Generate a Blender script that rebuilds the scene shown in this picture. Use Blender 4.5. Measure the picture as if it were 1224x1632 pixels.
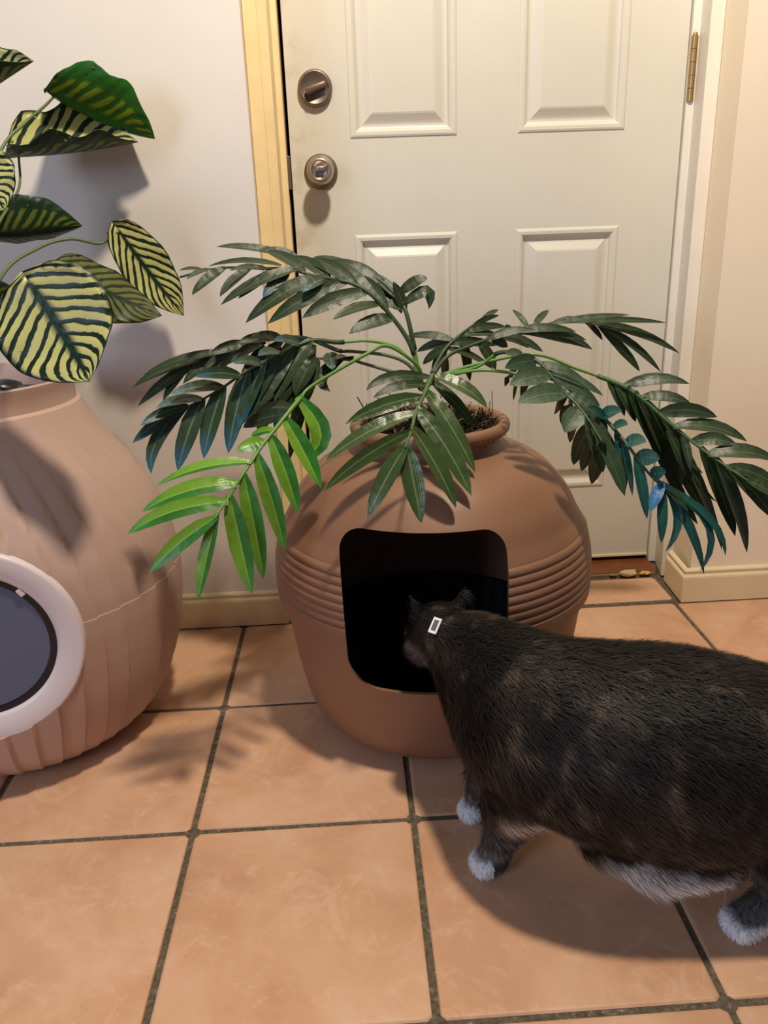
import bpy, bmesh, math, random
import numpy as np
from mathutils import Vector, Matrix, noise

# ------------------------------------------------------------------ reset
for o in list(bpy.data.objects):
    bpy.data.objects.remove(o)
scene = bpy.context.scene
COL = scene.collection
random.seed(7)
RNG = np.random.default_rng(11)

# ------------------------------------------------------------------ camera
FPX, PITCH, ROLL, YAW, CAMH = 1273.22, .34375, -.0367, .03577, .80457
cam_d = bpy.data.cameras.new('camera')
cam = bpy.data.objects.new('camera', cam_d)
COL.objects.link(cam)
cam_d.sensor_fit = 'VERTICAL'
cam_d.sensor_height = 36.0
cam_d.lens = FPX / 1632.0 * 36.0
cam_d.clip_start = .02
fwd = Vector((math.sin(YAW)*math.cos(PITCH), math.cos(YAW)*math.cos(PITCH), -math.sin(PITCH)))
rgt = Vector((math.cos(YAW), -math.sin(YAW), 0))
upv = rgt.cross(fwd)
r2 = rgt*math.cos(ROLL) + upv*math.sin(ROLL)
u2 = upv*math.cos(ROLL) - rgt*math.sin(ROLL)
cam.matrix_world = Matrix(((r2.x, u2.x, -fwd.x, 0), (r2.y, u2.y, -fwd.y, 0), (r2.z, u2.z, -fwd.z, CAMH), (0, 0, 0, 1)))
scene.camera = cam

# ------------------------------------------------------------------ world and lights
world = bpy.data.worlds.new('world')
scene.world = world
world.use_nodes = True
bgn = world.node_tree.nodes['Background']
bgn.inputs[0].default_value = (.74, .80, 1.0, 1)
bgn.inputs[1].default_value = .14

def add_light(name, kind, loc, energy, color, **kw):
    d = bpy.data.lights.new(name, kind)
    d.energy = energy
    d.color = color
    for k, v in kw.items():
        setattr(d, k, v)
    o = bpy.data.objects.new(name, d)
    o.location = loc
    COL.objects.link(o)
    return o
lamp = add_light('ceiling_lamp_light', 'POINT', (.24, .64, 2.35), 160, (1.0, .87, .69), shadow_soft_size=.075)
win = add_light('window_daylight', 'AREA', (-2.4, -1.6, 1.5), 42, (.66, .76, 1.0), shape='RECTANGLE', size=1.1, size_y=1.3)
win.rotation_euler = (Vector((-.1, 1.3, .4)) - Vector(win.location)).to_track_quat('-Z', 'Y').to_euler()

vs = scene.view_settings
vs.view_transform = 'Standard'
vs.look = 'None'
vs.exposure = 0.0
vs.gamma = 1.0
vs.use_curve_mapping = False

# ------------------------------------------------------------------ helpers
def obj(name, me, mat=None, parent=None, smooth=False, **props):
    if isinstance(me, bmesh.types.BMesh):
        m = bpy.data.meshes.new(name)
        me.to_mesh(m); me.free()
        me = m
    if mat is not None and not me.materials:
        for k in (mat if isinstance(mat, (list, tuple)) else [mat]):
            me.materials.append(M[k])
    if smooth:
        me.polygons.foreach_set('use_smooth', [True]*len(me.polygons))
    o = bpy.data.objects.new(name, me)
    COL.objects.link(o)
    if parent is not None:
        o.parent = parent
    for k, v in props.items():
        o[k] = v
    return o

def empty(name, loc=(0, 0, 0), **props):
    o = bpy.data.objects.new(name, None)
    o.location = loc
    o.empty_display_size = .05
    COL.objects.link(o)
    for k, v in props.items():
        o[k] = v
    return o

def mesh(name, verts, faces):
    m = bpy.data.meshes.new(name)
    m.from_pydata([tuple(v) for v in verts], [], faces)
    m.update()
    return m

def bm_box(bm, x0, x1, y0, y1, z0, z1, bev=0.0):
    r = bmesh.ops.create_cube(bm, size=1)
    bmesh.ops.scale(bm, vec=(x1-x0, y1-y0, z1-z0), verts=r['verts'])
    bmesh.ops.translate(bm, vec=((x0+x1)/2, (y0+y1)/2, (z0+z1)/2), verts=r['verts'])
    if bev:
        es = list({e for v in r['verts'] for e in v.link_edges})
        bmesh.ops.bevel(bm, geom=es, offset=bev, segments=2, affect='EDGES', profile=.6)
    return bm

def box(x0, x1, y0, y1, z0, z1, bev=0.0):
    return bm_box(bmesh.new(), x0, x1, y0, y1, z0, z1, bev)

def lathe(profile, n=96, close=True, fn=None):
    """profile of (r, z); closed loop in the section when close"""
    V, F = [], []
    m = len(profile)
    for (r, z) in profile:
        for i in range(n):
            a = 2*math.pi*i/n
            rr = fn(r, z, a) if fn else r
            V.append((rr*math.cos(a), rr*math.sin(a), z))
    for j in range(m if close else m-1):
        k = (j+1) % m
        for i in range(n):
            i2 = (i+1) % n
            F.append((j*n+i, j*n+i2, k*n+i2, k*n+i))
    return V, F

def fix_normals(me):
    bm = bmesh.new(); bm.from_mesh(me)
    bmesh.ops.recalc_face_normals(bm, faces=bm.faces)
    bm.to_mesh(me); bm.free()
    return me

def tube(path, rad, n=8, name='tube'):
    """tube mesh along path; rad a number or list"""
    P = [Vector(p) for p in path]
    m = len(P)
    rs = rad if isinstance(rad, (list, tuple)) else [rad]*m
    V, F = [], []
    prev = None
    for i, p in enumerate(P):
        t = (P[min(i+1, m-1)] - P[max(i-1, 0)]).normalized()
        if prev is None:
            a = t.orthogonal().normalized()
        else:
            a = (prev - t*prev.dot(t)).normalized()
        prev = a
        b = t.cross(a)
        for k in range(n):
            an = 2*math.pi*k/n
            V.append(p + (a*math.cos(an) + b*math.sin(an))*rs[i])
    for i in range(m-1):
        for k in range(n):
            k2 = (k+1) % n
            F.append((i*n+k, i*n+k2, (i+1)*n+k2, (i+1)*n+k))
    F.append(tuple(range(n-1, -1, -1)))
    F.append(tuple((m-1)*n+k for k in range(n)))
    return mesh(name, V, F)

def catmull(pts, sub=6):
    P = [Vector(p) for p in pts]
    if len(P) < 3:
        return [P[0].lerp(P[-1], i/sub) for i in range(sub+1)]
    Q = [P[0]*2-P[1]] + P + [P[-1]*2-P[-2]]
    out = []
    for i in range(1, len(Q)-2):
        a, b, c, d = Q[i-1], Q[i], Q[i+1], Q[i+2]
        for s in range(sub):
            t = s/sub
            out.append(.5*((2*b) + (c-a)*t + (2*a-5*b+4*c-d)*t*t + (3*b-a-3*c+d)*t*t*t))
    out.append(P[-1])
    return out

def shade_auto(o, ang=40):
    me = o.data
    me.polygons.foreach_set('use_smooth', [True]*len(me.polygons))
    bm = bmesh.new(); bm.from_mesh(me)
    for e in bm.edges:
        if len(e.link_faces) == 2 and e.calc_face_angle(0) > math.radians(ang):
            e.smooth = False
    bm.to_mesh(me); bm.free()

def boolean_cut(me, cutter_me):
    """difference of two meshes, evaluated to a new mesh"""
    a = bpy.data.objects.new('tmp_a', me); b = bpy.data.objects.new('tmp_b', cutter_me)
    COL.objects.link(a); COL.objects.link(b)
    md = a.modifiers.new('cut', 'BOOLEAN')
    md.operation = 'DIFFERENCE'; md.object = b; md.solver = 'EXACT'
    bpy.context.view_layer.update()
    dg = bpy.context.evaluated_depsgraph_get()
    res = bpy.data.meshes.new_from_object(a.evaluated_get(dg))
    bpy.data.objects.remove(a); bpy.data.objects.remove(b)
    return res

# ------------------------------------------------------------------ materials
M = {}
def srgb(r, g, b):
    f = lambda c: (c/255/12.92 if c/255 <= .04045 else ((c/255+.055)/1.055)**2.4)
    return (f(r), f(g), f(b), 1)

class NT:
    def __init__(s, name, rough=.5, spec=.5, metal=0.0):
        s.m = bpy.data.materials.new(name)
        s.m.use_nodes = True
        s.t = s.m.node_tree
        s.b = s.t.nodes['Principled BSDF']
        s.b.inputs['Roughness'].default_value = rough
        s.b.inputs['Specular IOR Level'].default_value = spec
        s.b.inputs['Metallic'].default_value = metal
        M[name] = s.m
    def n(s, typ, **kw):
        nd = s.t.nodes.new(typ)
        for k, v in kw.items():
            if k.startswith('i_'):
                nd.inputs[k[2:].replace('_', ' ')].default_value = v
            else:
                setattr(nd, k, v)
        return nd
    def l(s, a, b):
        s.t.links.new(a, b)
    def coord(s, which='Object'):
        return s.n('ShaderNodeTexCoord').outputs[which]
    def noise(s, scale, detail=4, rough=.55, vec=None, dist=0):
        nd = s.n('ShaderNodeTexNoise')
        nd.inputs['Scale'].default_value = scale
        nd.inputs['Detail'].default_value = detail
        nd.inputs['Roughness'].default_value = rough
        nd.inputs['Distortion'].default_value = dist
        s.l(vec if vec is not None else s.coord(), nd.inputs['Vector'])
        return nd.outputs['Fac']
    def ramp(s, fac, stops):
        r = s.n('ShaderNodeValToRGB')
        e = r.color_ramp.elements
        while len(e) < len(stops):
            e.new(.5)
        for k, (p, c) in zip(e, stops):
            k.position = p; k.color = c
        s.l(fac, r.inputs['Fac'])
        return r.outputs['Color']
    def mix(s, fac, a, b, mode='MIX'):
        nd = s.n('ShaderNodeMix', data_type='RGBA', blend_type=mode)
        for sock, v in ((nd.inputs[0], fac), (nd.inputs[6], a), (nd.inputs[7], b)):
            if hasattr(v, 'node'):
                s.l(v, sock)
            else:
                sock.default_value = v
        return nd.outputs[2]
    def math(s, op, a, b=0.0, c=0.0):
        nd = s.n('ShaderNodeMath', operation=op)
        for sock, v in zip(nd.inputs, (a, b, c)):
            if hasattr(v, 'node'):
                s.l(v, sock)
            else:
                sock.default_value = v
        return nd.outputs[0]
    def color(s, c):
        if hasattr(c, 'node'):
            s.l(c, s.b.inputs['Base Color'])
        else:
            s.b.inputs['Base Color'].default_value = c
        return s
    def bump(s, h, strength=.2, dist=.002):
        nd = s.n('ShaderNodeBump')
        nd.inputs['Strength'].default_value = strength
        nd.inputs['Distance'].default_value = dist
        s.l(h, nd.inputs['Height'])
        s.l(nd.outputs['Normal'], s.b.inputs['Normal'])
        return s

def paint(name, c, rough=.5, var=.06, bump=.05, scale=6):
    t = NT(name, rough)
    d = tuple(x*(1-var*2) for x in c[:3]) + (1,)
    t.color(t.ramp(t.noise(scale, 5), [(.35, d), (.65, c)]))
    t.bump(t.noise(180, 3), bump, .001)
    return t

paint('wall_paint', srgb(228, 220, 210), .75, .025, .12, 4)
paint('wall_paint_lit', srgb(246, 230, 204), .75, .02, .12, 4)  # warm lamp light on the right wall, put into its paint colour
# door: white enamel with smudges of dirt along the lock edge
t = NT('door_paint', .42)
oc = t.coord()
sx = t.n('ShaderNodeSeparateXYZ'); t.l(oc, sx.inputs[0])
edge = t.ramp(sx.outputs['X'], [(0.0, (1, 1, 1, 1)), (.07, (0, 0, 0, 1))])
smudge = t.ramp(t.noise(11, 6, .65), [(.5, (0, 0, 0, 1)), (.78, (1, 1, 1, 1))])
fac = t.math('MULTIPLY', t.math('MULTIPLY', edge, smudge), .75)
basec = t.ramp(t.noise(3, 3), [(.3, srgb(208, 203, 190)), (.7, srgb(214, 209, 196))])
t.color(t.mix(fac, basec, srgb(150, 120, 80)))
t.bump(t.noise(60, 3), .04, .001)
paint('trim_paint', srgb(228, 222, 210), .4, .03, .06, 14)
paint('trim_yellow', srgb(238, 214, 164), .45, .04, .06, 20)
paint('baseboard_paint', srgb(232, 214, 176), .42, .03, .04, 10)
# terracotta tile
t = NT('terracotta_tile', .55, .35)
oi = t.n('ShaderNodeObjectInfo')
vadd = t.n('ShaderNodeVectorMath', operation='ADD')
t.l(t.coord(), vadd.inputs[0])
sc = t.n('ShaderNodeVectorMath', operation='SCALE'); t.l(oi.outputs['Location'], sc.inputs[0]); sc.inputs['Scale'].default_value = 3.7
t.l(sc.outputs[0], vadd.inputs[1])
v = vadd.outputs[0]
c1 = t.ramp(t.noise(5, 6, .6, v, .6), [(.3, srgb(190, 142, 108)), (.5, srgb(206, 160, 126)), (.72, srgb(216, 176, 146))])
speck = t.ramp(t.noise(70, 3, .6, v), [(.70, (0, 0, 0, 1)), (.78, (1, 1, 1, 1))])
c2 = t.mix(t.math('MULTIPLY', speck, .35), c1, srgb(150, 92, 56))
mot = t.ramp(t.noise(16, 8, .72, v, 1.2), [(.52, (0, 0, 0, 1)), (.66, (1, 1, 1, 1))])
c2 = t.mix(t.math('MULTIPLY', mot, .45), c2, srgb(222, 186, 158))
rnd = t.ramp(oi.outputs['Random'], [(0, (.93, .92, .90, 1)), (1, (1.0, 1.0, 1.0, 1))])
t.color(t.mix(1.0, c2, rnd, 'MULTIPLY'))
t.l(t.ramp(t.noise(9, 4, .6, v), [(.3, (.42,)*3+(1,)), (.7, (.62,)*3+(1,))]), t.b.inputs['Roughness'])
t.bump(t.noise(40, 6, .7, v), .18, .002)
t = NT('grout', .9, .2)
t.color(t.ramp(t.noise(160, 4, .7), [(.35, srgb(74, 66, 52)), (.6, srgb(108, 97, 80)), (.78, srgb(180, 170, 150))]))
t.bump(t.noise(220, 3), .5, .002)
paint('grout_tan', srgb(160, 125, 95), .9, .1, .3, 40)
# plastics
paint('terracotta_plastic', srgb(134, 96, 71), .48, .03, .10, 8)
paint('terracotta_dark', srgb(58, 42, 36), .7, .03, .1, 8)
paint('pink_plastic', srgb(182, 153, 140), .5, .02, .06, 6)
paint('ring_plastic', srgb(216, 204, 206), .38, .02, .03, 6)
paint('seam_white', srgb(226, 214, 204), .5, .02, .02, 6)
paint('shade_black', srgb(10, 10, 12), .5, 0, 0, 6)  # near-black colour stands for shade in the flap gap and planter interior
t = NT('smoked_acrylic', .12, .5)
t.color(srgb(98, 104, 128))
t.b.inputs['Transmission Weight'].default_value = .1
t.b.inputs['IOR'].default_value = 1.3
# metals
NT('nickel', .32, .5, .9).color(srgb(178, 166, 154))
NT('nickel_dark', .42, .5, .85).color(srgb(134, 118, 106))
NT('brass', .38, .5, .9).color(srgb(176, 146, 98))
NT('gap_shade', .9, .1).color(srgb(14, 11, 9))  # shade of the door gaps as a near-black colour
paint('sill_wood', srgb(120, 66, 32), .5, .15, .1, 18)
paint('sill_lip_paint', srgb(128, 116, 84), .8, .2, .3, 50)
paint('debris', srgb(205, 180, 140), .9, .1, .3, 60)
paint('debris_yellow', srgb(222, 178, 92), .9, .1, .3, 60)
# palm leaves (u along the leaflet, v across)
def leaf_mat(name, c, tip, mid, rough=.38, tip_at=.75, lit_half=None):
    t = NT(name, rough, .45)
    uv = t.n('ShaderNodeSeparateXYZ'); t.l(t.coord('UV'), uv.inputs[0])
    u, v = uv.outputs['X'], uv.outputs['Y']
    vv = t.math('ABSOLUTE', t.math('SUBTRACT', v, .5))
    d = tuple(x*.62 for x in c[:3])+(1,)
    base = t.ramp(t.noise(34, 4, .6), [(.3, d), (.7, c)])
    if lit_half:
        base = t.mix(t.ramp(v, [(.46, (0, 0, 0, 1)), (.54, (1, 1, 1, 1))]), base, lit_half)  # yellow-green half: light on one side of the leaflet, painted in
    tipf = t.ramp(u, [(tip_at-.15, (0, 0, 0, 1)), (min(tip_at+.15, 1), (1, 1, 1, 1))])
    base = t.mix(tipf, base, tip)
    midf = t.ramp(vv, [(.02, (1, 1, 1, 1)), (.06, (0, 0, 0, 1))])
    t.color(t.mix(t.math('MULTIPLY', midf, .6), base, mid))
    # crinkles near the base of each leaflet
    w = t.n('ShaderNodeTexNoise'); w.inputs['Scale'].default_value = 48
    t.l(t.coord(), w.inputs['Vector'])
    fine = t.math('SINE', t.math('MULTIPLY', v, 60.0))
    crk = t.math('MULTIPLY', t.math('SINE', t.math('MULTIPLY_ADD', w.outputs['Fac'], 9.0, t.math('MULTIPLY', u, 34.0))), t.math('SUBTRACT', 1.0, t.math('MINIMUM', t.math('MULTIPLY', u, 1.7), 1.0)))
    t.bump(t.math('ADD', t.math('ADD', t.math('MULTIPLY', w.outputs['Fac'], .8), t.math('MULTIPLY', crk, .16)), t.math('MULTIPLY', fine, .03)), .6, .0030)
    return t
leaf_mat('palm_dark', srgb(46, 62, 32), srgb(34, 52, 28), srgb(84, 100, 62))
leaf_mat('palm_grey', srgb(58, 78, 48), srgb(48, 70, 46), srgb(84, 104, 76), .46)
leaf_mat('palm_front', srgb(62, 84, 42), srgb(56, 88, 46), srgb(124, 138, 86), .26, .95)
leaf_mat('palm_teal', srgb(42, 64, 40), srgb(36, 82, 102), srgb(108, 126, 90), .36)
leaf_mat('palm_teal2', srgb(26, 80, 70), srgb(24, 66, 62), srgb(50, 104, 88), .40)
leaf_mat('palm_blue', srgb(42, 104, 158), srgb(36, 104, 108), srgb(70, 134, 180), .42)
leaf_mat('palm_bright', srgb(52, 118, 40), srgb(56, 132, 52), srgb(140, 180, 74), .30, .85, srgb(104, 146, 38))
NT('palm_stem', .45).color(srgb(96, 138, 58))
NT('palm_rachis', .45).color(srgb(46, 68, 40))
NT('palm_stem_mid', .45).color(srgb(66, 96, 46))
NT('palm_stem_dark', .45).color(srgb(62, 84, 46))
NT('calathea_stem', .5).color(srgb(92, 110, 56))
def stripe_mat(name, cream, dark, patch=1.0, thr=.15, inner=0.0, outer=.91, rough=.4, freq=56.0):
    t = NT(name, rough, .4)
    uv = t.n('ShaderNodeSeparateXYZ'); t.l(t.coord('UV'), uv.inputs[0])
    u, v = uv.outputs['X'], uv.outputs['Y']
    vv = t.math('MULTIPLY', t.math('ABSOLUTE', t.math('SUBTRACT', v, .5)), 2.0)
    nz = t.noise(5, 3, .5, t.coord('UV'))
    ph = t.math('ADD', t.math('MULTIPLY', t.math('SUBTRACT', u, t.math('MULTIPLY', vv, .34)), freq), t.math('MULTIPLY', nz, 5.0))
    side = t.math('MULTIPLY', t.math('GREATER_THAN', v, .5), 2.1)
    s = t.math('SINE', t.math('ADD', ph, side))
    s = t.math('ADD', s, t.math('MULTIPLY', t.math('SUBTRACT', vv, .45), -.35))
    st = t.ramp(t.math('MULTIPLY_ADD', s, .5, .5), [(.5-thr-.07, (0, 0, 0, 1)), (.5-thr+.07, (1, 1, 1, 1))])
    mar = t.ramp(vv, [(outer, (1, 1, 1, 1)), (min(outer+.07, 1), (0, 0, 0, 1))])
    rib = t.ramp(vv, [(inner+.05, (0, 0, 0, 1)), (inner+.16, (1, 1, 1, 1))])
    f = t.math('MULTIPLY', t.math('MULTIPLY', st, mar), rib)
    f = t.math('MULTIPLY', f, patch)
    cn = t.mix(t.noise(14, 3), cream, tuple(x*.72 for x in cream[:3])+(1,))
    col = t.mix(f, dark, cn)
    t.color(col)
    # a little light passes through the fabric leaf
    tr = t.n('ShaderNodeBsdfTranslucent'); t.l(col, tr.inputs['Color'])
    mx = t.n('ShaderNodeMixShader'); mx.inputs[0].default_value = .28
    out = [n for n in t.t.nodes if n.type == 'OUTPUT_MATERIAL'][0]
    t.l(t.b.outputs[0], mx.inputs[1]); t.l(tr.outputs[0], mx.inputs[2]); t.l(mx.outputs[0], out.inputs['Surface'])
    t.bump(s, .25, .001)
    return t
stripe_mat('calathea_cream', srgb(226, 222, 140), srgb(22, 48, 30))
stripe_mat('calathea_shaded', srgb(116, 120, 58), srgb(24, 44, 24))  # striped upper side in shade, the shade put into the colours
stripe_mat('calathea_under', srgb(112, 124, 44), srgb(26, 54, 28), 1.0, -.05, .1, .62)
stripe_mat('calathea_under_lit', srgb(136, 164, 36), srgb(40, 104, 32), 1.0, -.05, .12, .6)  # underside brightened in colour for light coming through from above
NT('moss', .9, .2).color(srgb(48, 38, 30))
NT('moss_pale', .8, .2).color(srgb(140, 122, 98))
NT('soil', .95, .1).color(srgb(24, 18, 15))
NT('pebble_black', .3, .5).color(srgb(26, 28, 34))
# cat
t = NT('cat_skin', .95, .1)
at_ = t.n('ShaderNodeVertexColor', layer_name='coat'); t.color(at_.outputs['Color'])
t = NT('cat_fur', .6, .25)
at_ = t.n('ShaderNodeVertexColor', layer_name='coat'); t.color(at_.outputs['Color'])
NT('cat_eye', .1, .6).color(srgb(150, 150, 60))
NT('cat_nose', .5).color(srgb(150, 100, 95))
NT('collar_band', .6).color(srgb(60, 66, 74))
NT('buckle_silver', .3, .6).color(srgb(232, 234, 238))
NT('buckle_dark', .5).color(srgb(90, 92, 96))

# ------------------------------------------------------------------ the setting
WALL_Y, DOOR_Y = 1.570, 1.797
XL, XR = -.157, .722          # corners of the doorway recess in the wall face
TOPZ = 2.6
def S(o, label=None):
    o['kind'] = 'structure'
    if label:
        o['label'] = label
    return o

# floor: grout bed with individual tiles
PITCH_T, GX, GY, GAP = .31555, -.25604, .61806, .0085
floor = S(obj('floor', box(-2.2, 2.6, -1.6, 1.86, -.06, -.0032), 'grout'), 'terracotta tiled floor with dark grout lines')
def tile_mesh(w, d, seed):
    bm = bmesh.new()
    rr = random.Random(seed)
    nx = 6
    c = .0045                                    # eased edge
    def ring(ins, z):
        pts = []
        x0, x1, y0, y1 = -w/2+ins, w/2-ins, -d/2+ins, d/2-ins
        k = .006
        for (ax, ay, bx_, by_) in ((x0+k, y0, x1-k, y0), (x1, y0+k, x1, y1-k), (x1-k, y1, x0+k, y1), (x0, y1-k, x0, y0+k)):
            for i in range(2):
                f = i
                pts.append((ax+(bx_-ax)*f, ay+(by_-ay)*f))
        return [bm.verts.new((x+rr.uniform(-.0006, .0006), y+rr.uniform(-.0006, .0006), z)) for x, y in pts]
    a = ring(0, -.02); b = ring(0, -.0022); cc = ring(.0018, -.0004); dd = ring(c, 0)
    for p, q in ((a, b), (b, cc), (cc, dd)):
        for i in range(8):
            j = (i+1) % 8
            bm.faces.new((p[i], p[j], q[j], q[i]))
    bm.faces.new(dd)
    me = bpy.data.meshes.new('tile'); bm.to_mesh(me); bm.free()
    return me
tmeshes = [tile_mesh(PITCH_T-GAP, PITCH_T-GAP, s) for s in range(4)]
rt = random.Random(3)
for i in range(-5, 7):
    for j in range(-6, 3):
        o = obj('tile', tmeshes[rt.randrange(4)], 'terracotta_tile', floor)
        o.location = (GX+(i+.5)*PITCH_T, GY+(j+.5)*PITCH_T, rt.uniform(-.0008, .0006))
        o.rotation_euler = (rt.uniform(-.002, .002), rt.uniform(-.002, .002), rt.choice((0, math.pi)))
# cut tiles in the doorway
for x0, x1 in ((GX+PITCH_T*1, GX+PITCH_T*2), (GX+PITCH_T*2, .697), (-.15, GX+PITCH_T*1)):
    m_ = tile_mesh(x1-x0-.006, .118, 9)
    o = obj('tile', m_, 'terracotta_tile', floor)
    o.location = ((x0+x1)/2, 1.5725+.0625+.004, .0)

# walls as thick slabs with the doorway recess between them
def poly_prism(pts, z0, z1):
    n = len(pts)
    V = [(x, y, z0) for x, y in pts] + [(x, y, z1) for x, y in pts]
    F = [tuple(range(n-1, -1, -1)), tuple(range(n, 2*n))] + [(i, (i+1) % n, n+(i+1) % n, n+i) for i in range(n)]
    return fix_normals(mesh('prism', V, F))
wl = S(obj('wall_left', poly_prism([(-2.2, WALL_Y), (XL, WALL_Y), (XL-.010, 1.703), (XL-.010, 1.86), (-2.2, 1.86)], -.02, TOPZ), 'wall_paint'), 'off-white plaster wall left of the door')
wr = S(obj('wall_right', poly_prism([(XR, WALL_Y), (2.6, WALL_Y), (2.6, 1.86), (XR+.018, 1.86), (XR+.018, 1.703)], -.02, TOPZ), 'wall_paint_lit'), 'off-white plaster wall right of the door')
wh = S(obj('wall_above', box(XL-.010, XR+.018, WALL_Y, 1.86, 2.10, TOPZ), 'wall_paint'), 'plaster wall above the door')

S(obj('gap_backing', box(-.5, 1.1, 1.861, 1.90, -.1, TOPZ), 'gap_shade'), 'black backing sheet added behind the closed door')  # unseen black sheet added so the gaps round the door look dark
# casings (trim) : stepped profile extruded up the jamb
def trim(name, prof, mat, label, z0=0.0):
    me = poly_prism(prof, z0, 2.10)
    o = S(obj(name, me, mat), label)
    bv = o.modifiers.new('ease', 'BEVEL'); bv.width = .0022; bv.segments = 2; bv.limit_method = 'ANGLE'
    return o
trim('trim_1', [(-.1665, 1.700), (-.121, 1.700), (-.121, 1.783), (-.1085, 1.785), (-.1085, 1.86), (-.1665, 1.86)], 'trim_yellow', 'cream yellow wooden door casing on the left of the door')
trim('trim_2', [(.7115, 1.700), (.7395, 1.700), (.7395, 1.86), (.7135, 1.86), (.7135, 1.788), (.7285, 1.787)], 'trim_paint', 'white painted door jamb on the hinge side')
# thin beads on the left casing
o = obj('bead', box(-.1395, -.1375, 1.6985, 1.702, .08, 2.1), 'trim_yellow', bpy.data.objects['trim_1'])

# baseboards: flat board with a moulded cap
def baseboard(name, x0, x1, label, ret=None):
    prof = [(0, 0), (.0135, 0), (.0135, .056), (.0125, .060), (.0085, .063), (.0075, .067), (.0095, .070), (.0085, .073), (.003, .076), (0, .076)]
    V, F = [], []
    if ret:
        path = [((x1, WALL_Y), (0, -1)), ((ret[0][0], WALL_Y), (-1, -1)), (ret[1], (-1, 0))]
    else:
        path = [((x0, WALL_Y), (0, -1)), ((x1, WALL_Y), (0, -1))]
    n = len(prof)
    for (p, d) in path:
        for (o_, z) in prof:
            V.append((p[0]+d[0]*o_, p[1]+d[1]*o_, z+.002))
    for i in range(len(path)-1):
        for k in range(n):
            k2 = (k+1) % n
            F.append((i*n+k, i*n+k2, (i+1)*n+k2, (i+1)*n+k))
    F.append(tuple(range(n))); F.append(tuple((len(path)-1)*n+k for k in range(n-1, -1, -1)))
    return S(obj(name, fix_normals(mesh(name, V, F)), 'baseboard_paint'), label)
baseboard('baseboard_left', -2.2, -.16, 'cream moulded baseboard between the two planters')
baseboard('baseboard_right', 0, 2.6, 'cream moulded baseboard wrapping the corner right of the door', ret=((.7155,), (.7215, 1.672)))

# sill and sweep under the door
sill = S(obj('trim_3', box(-.115, .712, 1.722, 1.83, -.03, .006, .002), 'sill_wood'), 'brown wooden door sill under the door')
obj('sill_lip', box(-.115, .705, 1.7125, 1.722, -.03, .004, .0015), 'sill_lip_paint', sill)

# ------------------------------------------------------------------ door
DX0, DX1, DZ0, DZ1 = -.1005, .7105, .016, 2.045
PAN = [(.023, .243, .200, .788), (.368, .591, .200, .788), (.023, .243, .974, 1.62), (.368, .591, .974, 1.62), (.023, .243, 1.70, 1.90), (.368, .591, 1.70, 1.90)]
bm = bmesh.new()
xs = [DX0, .023, .243, .368, .591, DX1]
zs = [DZ0, .200, .788, .974, 1.62, 1.70, 1.90, DZ1]
vv = {}
def gv(x, z):
    k = (x, z)
    if k not in vv:
        vv[k] = bm.verts.new((x-DX0, 0, z-DZ0))
    return vv[k]
holes = {(1, 1), (3, 1), (1, 3), (3, 3), (1, 5), (3, 5)}
for i in range(5):
    for j in range(7):
        if (i, j) in holes:
            continue
        bm.faces.new((gv(xs[i], zs[j]), gv(xs[i+1], zs[j]), gv(xs[i+1], zs[j+1]), gv(xs[i], zs[j+1])))
W_, H_ = DX1-DX0, DZ1-DZ0
bk = [bm.verts.new(p) for p in ((0, .044, 0), (W_, .044, 0), (W_, .044, H_), (0, .044, H_))]
bm.faces.new(bk[::-1])
fl = [gv(xs[0], z) for z in zs]; fr = [gv(xs[5], z) for z in zs]; fb = [gv(x, zs[0]) for x in xs]; ft = [gv(x, zs[-1]) for x in xs]
bm.faces.new(fl+[bk[3], bk[0]]); bm.faces.new(fr[::-1]+[bk[1], bk[2]]); bm.faces.new(fb[::-1]+[bk[0], bk[1]]); bm.faces.new(ft+[bk[2], bk[3]])
bmesh.ops.recalc_face_normals(bm, faces=bm.faces)
door = obj('door_1', bm, 'door_paint')
door.location = (DX0, DOOR_Y, DZ0)
S(door, 'white six panel entry door with nickel knob and deadbolt')
for (x0, x1, z0, z1) in PAN:
    steps = [(0, 0), (.0025, -.0022), (.006, -.0034), (.012, -.0030), (.0165, .0008), (.0185, .0062), (.0215, .0078), (.026, .0078), (.030, .0064), (.044, -.0008), (.0475, -.0018), (.050, -.0018)]
    V, F = [], []
    for (ins, dep) in steps:
        V += [(x0+ins-DX0, dep, z0+ins-DZ0), (x1-ins-DX0, dep, z0+ins-DZ0), (x1-ins-DX0, dep, z1-ins-DZ0), (x0+ins-DX0, dep, z1-ins-DZ0)]
    for s in range(len(steps)-1):
        for k in range(4):
            k2 = (k+1) % 4
            F.append((s*4+k, s*4+k2, s*4+4+k2, s*4+4+k))
    e = (len(steps)-1)*4
    F.append((e, e+1, e+2, e+3))
    obj('panel', mesh('panel', V, F), 'door_paint', door)
obj('door_sweep', box(0, W_, -.004, .0, .0, .006, .001), 'baseboard_paint', door)

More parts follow.
